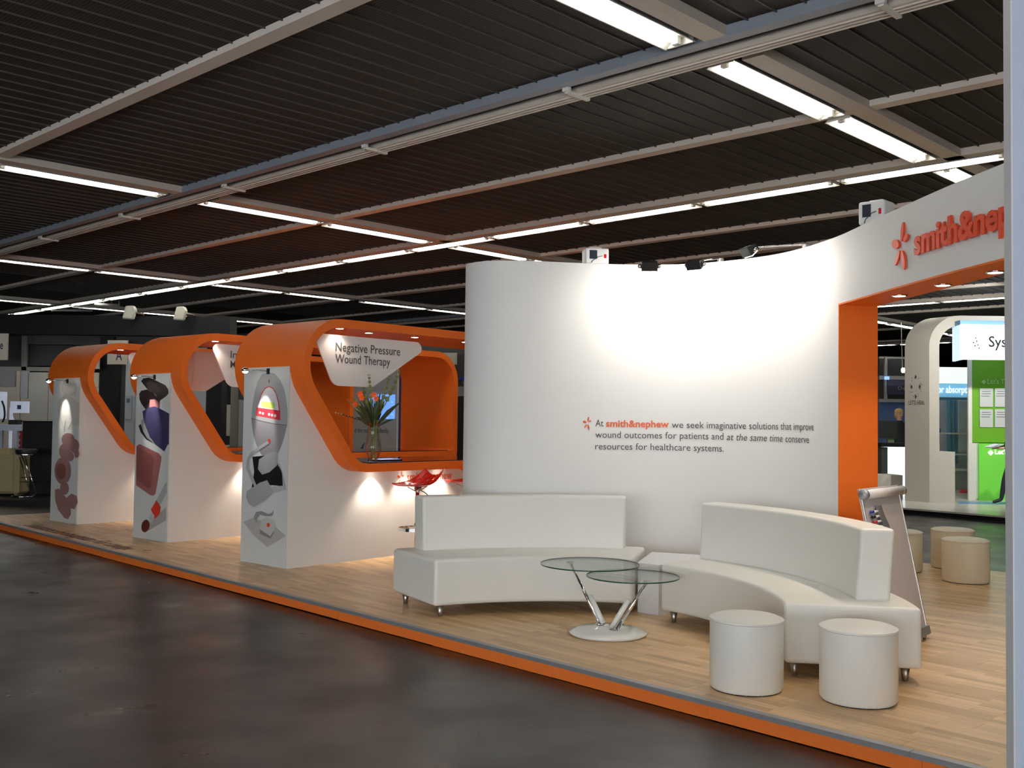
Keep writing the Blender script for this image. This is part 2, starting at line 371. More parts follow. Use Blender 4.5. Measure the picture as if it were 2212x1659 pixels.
# lamp line housings (cream planks beside the tubes)
for v in (3.95, 11.1, 17.9, 24.2, 31.0):
    us = [x * 0.5 for x in range(0, 70) if uv_ok(x * 0.5, v)]
    for a, b_ in ((min(us) + 0.1, 5.8), (6.25, 10.0), (10.25, max(us))):
        if a < b_: MB().obox(UV((a + b_) / 2, v - 0.235, 4.225), u_, v_, Z, ((b_ - a) / 2, 0.085, 0.035)).build('lamp_row_beam', HOUSING, ce)
for u in (10.12, 21.4, 32.0):
    a, b_ = vrange(u)
    MB().obox(UV(u - 0.2, (max(a, -4) + b_) / 2, 4.225), u_, v_, Z, (0.065, (b_ - max(a, -4)) / 2, 0.035)).build('lamp_row_beam', HOUSING, ce)

# ================================================================ STAND PLATFORM
E0 = Vector((2.12, 4.73, 0)); e_ = Vector((-9.38, 10.01, 0)).normalized(); n_ = Vector((e_.y, -e_.x, 0))
def SN(s, n, z=0.1): return E0 + e_ * s + n_ * n + Z * z
S0, S1, N1 = -2.2, 14.85, 6.6
def wood_mat():
    ma = bpy.data.materials.new('oak_laminate'); ma.use_nodes = True; nt = ma.node_tree; b = nt.nodes['Principled BSDF']
    g = nt.nodes.new('ShaderNodeNewGeometry'); mp = nt.nodes.new('ShaderNodeMapping'); mp.vector_type = 'TEXTURE'
    mp.inputs['Location'].default_value = (E0.x, E0.y, 0); mp.inputs['Rotation'].default_value = (0, 0, math.atan2(e_.y, e_.x))
    nt.links.new(g.outputs['Position'], mp.inputs[0])
    br = nt.nodes.new('ShaderNodeTexBrick'); br.inputs['Scale'].default_value = 1.0; br.inputs['Brick Width'].default_value = 0.43; br.inputs['Row Height'].default_value = 0.0667
    br.inputs['Mortar Size'].default_value = 0.0006; br.inputs['Color1'].default_value = (0.58, 0.37, 0.17, 1); br.inputs['Color2'].default_value = (0.86, 0.60, 0.335, 1)
    br.inputs['Mortar'].default_value = (0.32, 0.19, 0.09, 1); br.offset = 0.37; br.squash = 1.0
    nt.links.new(mp.outputs[0], br.inputs['Vector'])
    m2 = nt.nodes.new('ShaderNodeMapping'); m2.inputs['Scale'].default_value = (2.5, 45, 1); nt.links.new(mp.outputs[0], m2.inputs[0])
    n = nt.nodes.new('ShaderNodeTexNoise'); n.inputs['Scale'].default_value = 1.0; n.inputs['Detail'].default_value = 5; nt.links.new(m2.outputs[0], n.inputs['Vector'])
    rp = nt.nodes.new('ShaderNodeValToRGB'); rp.color_ramp.elements[0].position = 0.3; rp.color_ramp.elements[0].color = (0.80, 0.76, 0.72, 1); rp.color_ramp.elements[1].position = 0.7; rp.color_ramp.elements[1].color = (1, 1, 1, 1)
    nt.links.new(n.outputs['Fac'], rp.inputs[0])
    mx = nt.nodes.new('ShaderNodeMix'); mx.data_type = 'RGBA'; mx.blend_type = 'MULTIPLY'; mx.inputs[0].default_value = 1.0
    nt.links.new(br.outputs['Color'], mx.inputs[6]); nt.links.new(rp.outputs[0], mx.inputs[7]); nt.links.new(mx.outputs[2], b.inputs['Base Color'])
    b.inputs['Roughness'].default_value = 0.33; b.inputs['Specular IOR Level'].default_value = 0.4
    return ma
WOOD = wood_mat()
plat = thing('stand_platform', 'low raised stand floor of oak laminate with an orange front edge', 'platform', SN((S0 + S1) / 2, N1 / 2, 0))
MB().obox(SN((S0 + S1) / 2, N1 / 2, 0.045), e_, n_, Z, ((S1 - S0) / 2 - 0.02, N1 / 2 - 0.02, 0.044)).build('substructure', DARKG, plat)
# boards: the nearest 290 are parts of their own
BL, BW = 1.29, 0.2
bmesh_full = {}
boards = []
for r in range(33):
    n0 = 0.035 + r * BW; n1 = min(n0 + BW, N1 - 0.01); off = (r * 0.47) % BL
    s = S0 - off
    while s < S1:
        a, b_ = max(s, S0), min(s + BL, S1); s += BL
        if b_ - a > 0.05: boards.append((a, b_, n0, n1))
boards.sort(key=lambda q: (SN((q[0] + q[1]) / 2, (q[2] + q[3]) / 2)).length)
rest = MB()
for i, (a, b_, n0, n1) in enumerate(boards):
    if i < 290:
        key = (round(b_ - a, 3), round(n1 - n0, 3))
        if key not in bmesh_full:
            o = MB().obox((0, 0, 0), e_, n_, Z, ((b_ - a) / 2 - 0.0008, (n1 - n0) / 2 - 0.0008, 0.006)).build('floor_board', WOOD); bmesh_full[key] = o.data
        else: o = bpy.data.objects.new('floor_board', bmesh_full[key]); C.objects.link(o)
        o.location = SN((a + b_) / 2, (n0 + n1) / 2, 0.094) - plat.location; o.parent = plat
    else: rest.obox(SN((a + b_) / 2, (n0 + n1) / 2, 0.094), e_, n_, Z, ((b_ - a) / 2 - 0.0008, (n1 - n0) / 2 - 0.0008, 0.006))
o = rest.build('far_floor_boards', WOOD, plat); o['kind'] = 'stuff'
# fascia panels and grey trim lengths
s = S0
while s < S1:
    b_ = min(s + 1.22, S1); dz = random.uniform(-0.004, 0.004)
    MB().obox(SN((s + b_) / 2, -0.006, 0.042 + dz / 2), e_, n_, Z, ((b_ - s) / 2 - 0.001, 0.006, 0.036 - dz / 2)).build('fascia_panel', ORANGE_F, plat)
    s = b_
s = S0
while s < S1:
    b_ = min(s + 2.5, S1)
    g = MB(); g.obox(SN((s + b_) / 2, 0.009, 0.1015), e_, n_, Z, ((b_ - s) / 2 - 0.001, 0.025, 0.0018)); g.obox(SN((s + b_) / 2, -0.0135, 0.0885), e_, n_, Z, ((b_ - s) / 2 - 0.001, 0.0016, 0.0125)); g.build('edge_trim', GREYTRIM, plat)
    s = b_
MB().obox(SN(S1 + 0.006, N1 / 2, 0.05), n_, e_, Z, (N1 / 2, 0.006, 0.048)).build('end_fascia', ORANGE_F, plat)
MB().obox(SN((S0 + S1) / 2, N1 + 0.006, 0.05), e_, n_, Z, ((S1 - S0) / 2, 0.006, 0.048)).build('back_fascia', ORANGE_F, plat)
put_text('floor_lettering', 'Solutions for budgets. For today. °', SN(13.15, 0.12, 0.1025), -e_, n_, 3.65, 0.34, mat('brown_ink', (0.13, 0.05, 0.03), 0.5), plat, bold=0.01, shear=0.35)
put_text('floor_lettering', 'for more information visit us', SN(10.55, 0.07, 0.1025), -e_, n_, 0.75, 0.05, MT['brown_ink'], plat)

# ================================================================ WHITE CURVED WALL
WP = [(-0.32, 9.98), (-0.425, 9.83), (-0.45, 9.68), (-0.41, 9.54), (-0.33, 9.44), (-0.21, 9.365), (-0.04, 9.34), (0.3, 9.37), (0.65, 9.44), (1.11, 9.49), (1.57, 9.42), (1.91, 9.20), (2.21, 8.87), (2.38, 8.50), (2.47, 8.12), (2.515, 7.80), (2.545, 7.3), (2.575, 6.87), (2.63, 6.2), (2.70, 5.64), (2.78, 4.95), (2.86, 4.3), (2.95, 3.6), (3.0, 3.2)]
WC = catmull([(x, y, 0) for x, y in WP], 6)
WS = [0.0]
for i in range(1, len(WC)): WS.append(WS[-1] + (WC[i] - WC[i - 1]).length)
def wall_at(s):
    s = max(0, min(s, WS[-1] - 1e-6)); i = max(k for k in range(len(WS)) if WS[k] <= s); i = min(i, len(WC) - 2)
    t = (s - WS[i]) / (WS[i + 1] - WS[i]); p = WC[i].lerp(WC[i + 1], t)
    a = WC[max(i - 1, 0)]; b = WC[min(i + 2, len(WC) - 1)]; T = (b - a).normalized(); N = Vector((T.y, -T.x, 0))
    return p, T, N          # N faces the lounge side
def wall_s(px):             # station whose image column is px (front face)
    best = None
    for k in range(4, len(WC)):
        q = WC[k] - Vector((0, 0, 0)); col = CX + F * q.x / q.y + 0
        if col >= px and k > 24:
            a = WC[k - 1]; ca = CX + F * a.x / a.y; t = (px - ca) / (col - ca); return WS[k - 1] + t * (WS[k] - WS[k - 1])
    return WS[-1]
WT, WTOP, DH = 0.31, 3.1, 2.575
SD = wall_s(1811.5)
S_END = wall_s(2900) if False else WS[-1] - 0.6
cw = thing('curved_wall', 'tall white curved partition wall with a doorway and orange-lined opening', 'wall', (1.2, 9.6, 0.1))
def wall_slab(s0, s1, z0, z1, name, m_):
    st = [s0] + [s for s in WS if s0 + 0.01 < s < s1 - 0.01] + [s1]; fr = []; bk = []
    for s in st:
        p, T, N = wall_at(s); fr.append(p); bk.append(p - N * WT)
    # keep the rounded nose closed
    loops = [[Vector((f.x, f.y, z0)), Vector((b.x, b.y, z0)), Vector((b.x, b.y, z1)), Vector((f.x, f.y, z1))] for f, b in zip(fr, bk)]
    return MB().ring(loops).build(name, m_, cw, smooth=True, auto=True)
wall_slab(0.0 + 0.28, SD, 0.1, WTOP, 'wall_panel', WALLW)
wall_slab(SD, S_END - 0.6, DH, WTOP, 'door_header', WALLW)
wall_slab(S_END - 0.6, S_END, 0.1, WTOP, 'side_pier', WALLW)
p, T, N = wall_at(SD)
jb = MB(); jb.obox(p - N * (WT / 2) + T * 0.006 + Z * ((DH + 0.1) / 2), N, T, Z, (WT / 2 + 0.001, 0.006, (DH - 0.1) / 2)); plabel(jb.build('door_jamb', ORANGE, cw), 'orange jamb of the opening')
st = [SD + 0.01 + (S_END - 0.6 - SD - 0.02) * k / 10 for k in range(11)]
loops = []
for s in st:
    p, T, N = wall_at(s); a = p + N * 0.001; b = p - N * (WT + 0.001)
    loops.append([Vector((a.x, a.y, DH - 0.012)), Vector((b.x, b.y, DH - 0.012)), Vector((b.x, b.y, DH + 0.0)), Vector((a.x, a.y, DH + 0.0))])
plabel(MB().ring(loops).build('soffit', ORANGE, cw), 'orange underside of the header')
for px, py in ((1943, 638), (2037, 615), (2150, 587)):
    g = G(px, py, DH - 0.012)
    d = MB(); d.lathe((g.x, g.y, DH - 0.02), [(0.044, 0), (0.055, 0.0), (0.055, 0.012), (0.044, 0.012)], 20, True).build('downlight_rim', CHROME, cw, True)
    MB().lathe((g.x, g.y, DH - 0.019), [(0.001, 0), (0.042, 0), (0.042, 0.006), (0.001, 0.006)], 20).build('downlight_lens', LENS, cw)
    spot('downlight', (g.x, g.y, DH - 0.03), (g.x, g.y, 0), DOWN * 1.6, 105, 0.7)
def wall_text(name, s_, s0, s1, z, size, m_, bold=0, shear=0, off=0.004, depth=0):
    vs, fs, w = text_mesh(s_, bold, shear); k = (s1 - s0) / w; P = []; Q = []
    for x, y in vs:
        p, T, N = wall_at(s0 + x * k); P.append(Vector((p.x, p.y, z + y * size)) + N * off); Q.append(N * depth)
    b = MB()
    if depth: solid(b, P, fs, wall_at((s0 + s1) / 2)[2] * depth)
    else: b.add(P, fs); b.keep = True
    return b.build(name, m_, cw)
def star(name, sc, z, w, h, m_, off=0.004, depth=0.0):
    """five leaf-shaped rays round an empty centre: (angle, inner, outer, half width)"""
    b = MB()
    for ang, r0, r1, hw in ((80, 0.20, 1.0, 0.12), (35, 0.26, 0.70, 0.13), (162, 0.22, 0.90, 0.20), (232, 0.22, 0.95, 0.12), (284, 0.20, 1.08, 0.15)):
        pts = []
        for k in range(16):
            t = 2 * math.pi * k / 16; a = (r0 + r1) / 2 + (r1 - r0) / 2 * math.cos(t); c = hw * math.sin(t)
            x = a * math.cos(R_(ang)) - c * math.sin(R_(ang)); y = a * math.sin(R_(ang)) + c * math.cos(R_(ang))
            p, T, N = wall_at(sc + x * w); pts.append(Vector((p.x, p.y, z + y * h)) + N * off)
        if depth: b.prism(pts, wall_at(sc)[2] * depth)
        else: b.flat(pts)
    if not depth: b.keep = True
    return b.build(name, m_, cw)
sA, sB = wall_s(1287), wall_s(1757)
LN = sB - sA; z1_ = 1.602
def frac(px): return wall_s(px)
wall_text('wall_lettering', 'At', frac(1287), frac(1304), z1_, 0.088, INK)
plabel(wall_text('wall_lettering', 'smith&nephew', frac(1310), frac(1446), z1_ - 0.002, 0.088, INKO, bold=0.022), 'orange company name in the text')
wall_text('wall_lettering', 'we seek imaginative solutions that improve', frac(1452), frac(1759), z1_ - 0.006, 0.088, INK)
wall_text('wall_lettering', 'wound outcomes for patients and', frac(1287), frac(1564), z1_ - 0.105, 0.088, INK)
wall_text('wall_lettering', 'at the same time', frac(1571), frac(1692), z1_ - 0.108, 0.088, INK, shear=0.2)
wall_text('wall_lettering', 'conserve', frac(1698), frac(1749), z1_ - 0.11, 0.088, INK)
wall_text('wall_lettering', 'resources for healthcare systems.', frac(1287), frac(1565), z1_ - 0.212, 0.088, INK)
plabel(star('small_star_emblem', frac(1270), z1_ + 0.028, 0.052, 0.060, INKO), 'orange five-rayed emblem')
sT = frac(1976)
plabel(wall_text('raised_letters', 'smith&nephew', sT + 0.05, sT + 1.53, 2.742, 0.232, REDL, bold=0.03, off=0.012, depth=0.016), 'raised red-orange company name on the header')
plabel(star('raised_star_emblem', frac(1955), 2.83, 0.16, 0.155, REDL, off=0.012, depth=0.014), 'raised red-orange five-rayed emblem')
# floodlights on arms
def floodlight(mount, head, tgt, label):
    mount = Vector(mount); head = Vector(head); tgt = Vector(tgt)
    t = thing('arm_floodlight', label, 'lamp', mount, 'arm floodlights on the curved wall')
    g = MB(); g.tube([mount, mount + (head - mount) * 0.5 + Z * 0.015, head + Z * 0.02], 0.007, 6); g.build('arm', CHROME, t, True)
    MB().lathe(mount - Z * 0.03, [(0.028, 0), (0.03, 0.005), (0.03, 0.03), (0.02, 0.035)], 14).build('mount', BRUSH, t)
    d = (tgt - head).normalized(); sx = d.cross(Z).normalized(); uz = sx.cross(d)
    h = MB(); h.prism([head + uz * 0.045 - d * 0.02, head - uz * 0.03 - d * 0.05, head - uz * 0.05 + d * 0.03, head + uz * 0.05 + d * 0.04], sx * 0.14); 
    for i in range(len(h.v)): h.v[i] = tuple(Vector(h.v[i]) - sx * 0.07)
    h.build('housing', BLACKP, t, bevel=0.006)
    for s_ in (-1, 1): MB().sphere(head + sx * (0.083 * s_) + d * 0.01, 0.022, 8, 6, (1, 1, 1)).build('side_reflector', CHROME, t, True)
    MB().obox(head + d * 0.036, sx, uz, d, (0.06, 0.038, 0.003)).build('lens', LENS, t)
    l = bpy.data.lights.new('flood_beam', 'AREA'); l.shape = 'RECTANGLE'; l.size = 0.14; l.size_y = 0.06; l.energy = FLOOD; l.color = (1, 0.93, 0.85)
    lo = bpy.data.objects.new('flood_beam', l); C.objects.link(lo); lo.location = head + d * 0.045; lo.rotation_euler = d.to_track_quat('-Z', 'Y').to_euler()
for (px, lab, out) in ((1395, 'black arm floodlight at the top of the curved wall, nearest the left white device', 0.48), (1552, 'middle black arm floodlight at the top of the curved wall', 0.45), (1733, 'clear-sided arm floodlight on the right, with its long arm seen sideways', 0.50)):
    s = frac(px); p, T, N = wall_at(s); mnt = Vector((p.x, p.y, WTOP + 0.0)) - N * 0.03; hd = Vector((p.x, p.y, 3.02 if px < 1700 else 3.05)) + N * out
    floodlight(mnt + Z * 0.03, hd, Vector((p.x, p.y, 2.45)) - N * 0.1, lab)
# two white devices on top of the wall
def device(px, w, h, d, yaw, label, sgn=1):
    s = frac(px); p, T, N = wall_at(s); c = Vector((p.x, p.y, WTOP)) - N * (0.02 + d / 2)
    fx = (T * math.cos(yaw) + N * math.sin(yaw)).normalized(); fy = Vector((-fx.y, fx.x, 0))
    if fy.dot(N) > 0: fy = -fy
    t = thing('white_device', label, 'device', c)
    cs = MB().obox(c + Z * h / 2, fx, fy, Z, (w / 2, d / 2, h / 2)).build('casing', mat('white_plastic', (0.8, 0.8, 0.8), 0.35), t, bevel=0.018)
    f = c - fy * (d / 2 + 0.001)
    MB().obox(f + Z * h * 0.58 - fx * w * 0.17, fx, fy, Z, (w * 0.16, 0.002, h * 0.27)).build('screen', mat('device_screen', (0.03, 0.035, 0.05), 0.2), cs)
    MB().obox(f + Z * h * 0.5 + fx * w * 0.33, fx, fy, Z, (w * 0.05, 0.002, h * 0.12)).build('red_mark', REDP, cs)
    MB().tube([f + Z * h * 0.5 + fx * w * 0.2 - fy * 0.006, f + Z * h * 0.45 + fx * w * 0.05 - fy * 0.01, f + Z * h * 0.2 - fx * w * 0.2 - fy * 0.008, f + Z * 0.01 - fx * w * 0.25 - fy * 0.004], 0.003, 5).build('cable', BLACKP, t)
    MB().obox(c + Z * (h + 0.01) - fy * 0 + fx * 0, fx, fy, Z, (w * 0.25, 0.01, 0.008)).build('handle', MT['white_plastic'], t, bevel=0.004)
device(1289, 0.225, 0.15, 0.16, 0.0, 'white boxy medical device on top of the curved wall, left of the floodlights')
device(1862, 0.20, 0.17, 0.18, -0.75, 'white boxy medical device tilted on top of the wall beside the company name')

# ================================================================ ORANGE COUNTER BOOTHS
AW = R_(49.1); w_ = Vector((math.cos(AW), math.sin(AW), 0)); bn = Vector((w_.y, -w_.x, 0))   # bn: towards the visible side
TE, ZT, ZB, TH = 4.85, 2.69, 1.07, 0.09
# ribbon outline in (t, z)
def slant(z): return (2.019 - z) / 1.37
outer = [(slant(ZT), ZT, 0), (slant(ZB), ZB, 0), (TE, ZB, 0), (TE, ZT, 0)]
O_ = fillet(outer, [0.496, 0.38, 0.06, 0.46], 12)
k_ = TH * 1.2381; dsl = TH * math.sqrt(1 + 1.37 ** 2) / 1.37
def slin(z): return slant(z) + dsl
inner = [(slin(ZT - TH), ZT - TH, 0), (slin(ZB + TH), ZB + TH, 0), (TE - TH, ZB + TH, 0), (TE - TH, ZT - TH, 0)]
I_ = fillet(inner, [0.496 - TH, 0.38 - TH, 0.03, 0.46 - TH], 12)
POSTERM = mat('poster_white', (0.62, 0.65, 0.64), 0.4, noise=0.015)
def booth(base, label, sign_lines, npos, dt=0.0, dz=0.0):
    b = Vector((base[0], base[1], 0))
    def P(t, z, o=0): return b + w_ * t + bn * o + Z * z
    root = thing('counter_booth', label, 'booth', P(2.4, 0.1))
    # white base under the ribbon
    prof = [(0.0, 0.1), (TE - 0.02, 0.1), (TE - 0.02, ZB + 0.01), (slant(ZB) + 0.2, ZB + 0.01)]
    left = [(q.x, q.z) for q in []]
    sl = [(q[0], q[1]) for q in [(v.x, v.y) for v in O_[0:26]]]
    edge = [q for q in sl if ZB + 0.012 < q[1] < 2.17]; edge.sort(key=lambda q: q[1])
    prof = [(0.0, 0.1), (TE - 0.02, 0.1), (TE - 0.02, ZB + 0.01), (0.9, ZB + 0.01)] + [(q[0] + 0.012, q[1]) for q in edge] + [(0.0, 2.16)]
    # drop points left of the front face
    prof = [(max(t, 0.0), z) for t, z in prof]
    MB().prism([P(t, z, 0) for t, z in prof], bn * -0.8).build('base_panel', WHITE, root)
    lp = []
    N = len(O_)
    m = MB(); o1, o0 = 0.22, -0.98
    for O, I in zip(O_, I_):
        lp.append([P(O.x, O.y, o1), P(O.x, O.y, o0), P(I.x, I.y, o0), P(I.x, I.y, o1)])
    frame = m.ring(lp, closed=True).build('orange_frame', ORANGE, root, smooth=True, auto=True)
    # dark glass inlay on the counter
    MB().prism([P(0.95, ZB + TH + 0.002, 0.16), P(TE - 0.15, ZB + TH + 0.002, 0.16), P(TE - 0.15, ZB + TH + 0.002, -0.9), P(0.95, ZB + TH + 0.002, -0.9)], Z * 0.008).build('glass_inlay', mat('dark_glass_top', (0.03, 0.02, 0.02), 0.05, coat=0.5), frame)
    # poster on the front end
    po = MB().prism([P(-0.002, 0.105, -0.004), P(-0.002, 2.175, -0.004), P(-0.002, 2.175, -0.796), P(-0.002, 0.105, -0.796)], w_ * -0.01).build('poster', POSTERM, root)
    # under-counter lights and top downlights
    for t in (1.11, 1.62, 2.14, 2.9, 3.6):
        c = P(t, ZB - 0.006, 0.10)
        MB().lathe(c, [(0.002, 0), (0.035, 0), (0.035, 0.008), (0.002, 0.008)], 16).build('under_counter_light', LENS, frame)
        if t < 3: spot('under_light', c - Z * 0.01, c - Z * 1 - bn * 0.10, UNDER, 105, 0.8, (1, 0.84, 0.70), 0.02)
    for t, o in ((0.5, 0.165), (1.05, -0.0), (1.75, 0.0), (2.6, 0.0)):
        c = P(t, ZT - TH - 0.008, o)
        MB().lathe(c, [(0.002, 0), (0.04, 0), (0.04, 0.01), (0.002, 0.01)], 18).build('downlight_lens', LENS, frame)
        MB().lathe(c + Z * 0.001, [(0.041, -0.002), (0.052, -0.002), (0.052, 0.008), (0.041, 0.008)], 18, True).build('downlight_rim', CHROME, frame)
        spot('top_light', c - Z * 0.012, c - Z * 1, DOWN * (0.35 if t < 0.6 else 1), 125, 0.6, (1, 0.80, 0.64), 0.03)
    # arm lamp over the poster
    mt = P(-0.012, 2.13, -0.36); hd = P(-0.26, 2.13, -0.42)
    al = thing('poster_lamp', 'small halogen arm lamp over the ' + npos + ' poster', 'lamp', mt, None)
    MB().obox(mt, bn, w_, Z, (0.02, 0.012, 0.03)).build('mount', BLACKP, al)
    MB().tube([mt, mt.lerp(hd, 0.5) + Z * 0.01, hd], 0.004, 6).build('arm', CHROME, al, True)
    MB().sphere(hd, 0.032, 12, 8).build('bulb', mat('lit_halogen', (1, 1, 1), emis=40, ecol=(1, 0.85, 0.75)), al, True)
    MB().lathe(hd + Z * 0.0, [(0.034, -0.01), (0.04, 0.0), (0.036, 0.02), (0.01, 0.035)], 14).build('shade', CHROME, al, True)
    spot('poster_beam', hd - w_ * 0.0 + Z * -0.035, P(0.0, 1.62, -0.40), ARM, 42, 0.7, (1, 0.93, 0.85), 0.015)
    # hanging sign
    so = 0.10
    sg = thing('hanging_sign', 'rounded triangular white sign ' + sign_lines[1], 'sign', P(1.0, 2.5, so))
    tri = fillet([(0.20, 2.53, 0), (0.48, 1.99, 0), (1.03, 1.99, 0), (1.80, 2.44, 0), (1.72, 2.53, 0)], [0.07, 0.14, 0.14, 0.06, 0.06], 6)
    MB().prism([P(q.x + dt, q.y + dz, so) for q in tri], bn * -0.015).build('sign_panel', mat('sign_white', (0.78, 0.74, 0.72), 0.5), sg)
    for t in (0.42 + dt, 1.45 + dt): MB().tube([P(t, 2.52 + dz, so - 0.008), P(t, 2.604, so - 0.008)], 0.002, 5).build('wire', CHROME, sg)
    for k, ln in enumerate(sign_lines[0]):
        put_text('sign_lettering', ln[0], P(0.50 + dt, 2.36 + dz - 0.125 * k, so + 0.003), w_, Z, ln[1], 0.135, INK, sg, bold=0.006)
    return root, P
B3 = (-2.28, 10.60); B2 = (-4.19, 12.67); B1 = (-6.12, 14.62)
bo3, P3 = booth(B3, 'nearest orange and white counter booth, with the oval pump poster', ([('Negative Pressure', 0.93), ('Wound Therapy', 0.78)], 'lettered Negative Pressure Wound Therapy, above the flower vase'), 'oval pump')
bo2, P2 = booth(B2, 'middle orange and white counter booth, with the dark foam blocks poster', ([('Infection', 0.5), ('Management', 0.62)], 'partly hidden behind the nearest booth, lettered Infe Ma'), 'dark foam blocks', 0.27, 0.04)
bo1, P1 = booth(B1, 'farthest orange and white counter booth, with the pink discs poster', ([], 'blank and lit pink inside the farthest booth'), 'pink discs', 0.42, 0.04)
# second sign inside the middle booth, on its far side
sg = thing('hanging_sign', 'small blank pink-lit sign seen through the middle booth, behind its lettered sign', 'sign', P2(1.0, 2.5, -0.85))
tri = fillet([(0.20, 2.53, 0), (0.48, 1.99, 0), (1.03, 1.99, 0), (1.80, 2.44, 0), (1.72, 2.53, 0)], [0.07, 0.14, 0.14, 0.06, 0.06], 6)
MB().prism([P2(q.x, q.y, -0.85) for q in tri], bn * -0.015).build('sign_panel', MT['sign_white'], sg)
for t in (0.42, 1.45): MB().tube([P2(t, 2.52, -0.858), P2(t, 2.604, -0.858)], 0.002, 5).build('wire', CHROME, sg)
# orange end panel and logo on the base of booth 3
eb = [(2.72, 1.065), (2.62, 1.03), (2.72, 0.98), (2.80, 0.90), (2.86, 0.78), (2.95, 0.6), (3.3, 0.105), (4.8, 0.105), (4.8, 1.065)]
pts = catmull([(2.45, 1.068, 0), (2.58, 1.03, 0), (2.68, 0.95, 0), (2.76, 0.84, 0), (2.95, 0.58, 0), (3.3, 0.105, 0)], 4)
MB().prism([P3(q.x, q.y, 0.001) for q in pts] + [P3(4.8, 0.105, 0.001), P3(4.8, 1.068, 0.001)], bn * 0.006).build('orange_end_panel', ORANGE, bo3)
put_text('base_lettering', 'smith&nephew', P3(1.66, 0.94, 0.003), w_, Z, 0.74, 0.13, INKO, bo3, bold=0.01)
g = MB()
for ang, r0, r1, hw in ((80, 0.20, 1.0, 0.12), (35, 0.26, 0.70, 0.13), (162, 0.22, 0.90, 0.20), (232, 0.22, 0.95, 0.12), (284, 0.20, 1.08, 0.15)):
    pts = []
    for k in range(12):
        t = 2 * math.pi * k / 12; a = (r0 + r1) / 2 + (r1 - r0) / 2 * math.cos(t); c = hw * math.sin(t)
        pts.append(P3(1.57 + (a * math.cos(R_(ang)) - c * math.sin(R_(ang))) * 0.07, 0.975 + (a * math.sin(R_(ang)) + c * math.cos(R_(ang))) * 0.08, 0.003))
    g.flat(pts)
g.keep = True; g.build('base_star_emblem', INKO, bo3)

# printed pictures on the posters
def prints(base, root, items):
    nrm = w_; lvl = 0
    for nm, col, pts in items:
        p0 = Vector((base[0], base[1], 0)) - w_ * (0.0128 + 0.0003 * lvl); lvl += 1
        ma = mat('print_' + nm, col, 0.4, noise=0.06, nscale=6)
        b = MB(); b.keep = True
        b.flat([PL(x, y, p0, nrm) for x, y in pts]); b.build('printed_' + nm, ma, [c for c in root.children if c.name.startswith('poster')][0])
def ell(cx, cy, rx, ry, rot=0, n=28, a0=0, a1=360):
    out = []
    for k in range(n + (0 if a1 - a0 == 360 else 1)):
        t = R_(a0 + (a1 - a0) * k / n); x = rx * math.cos(t); y = ry * math.sin(t); out.append((cx + x * math.cos(R_(rot)) - y * math.sin(R_(rot)), cy + x * math.sin(R_(rot)) + y * math.cos(R_(rot))))
    return out
def c7(pts): return [(500 + x / 3.77, 780 + y / 3.77) for x, y in pts]
body = [(250, 105), (300, 90), (350, 100), (395, 150), (430, 230), (450, 330), (458, 420), (455, 520), (430, 620), (400, 710), (370, 770), (300, 785), (245, 765), (205, 690), (175, 590), (162, 480), (170, 360), (190, 250), (215, 160)]
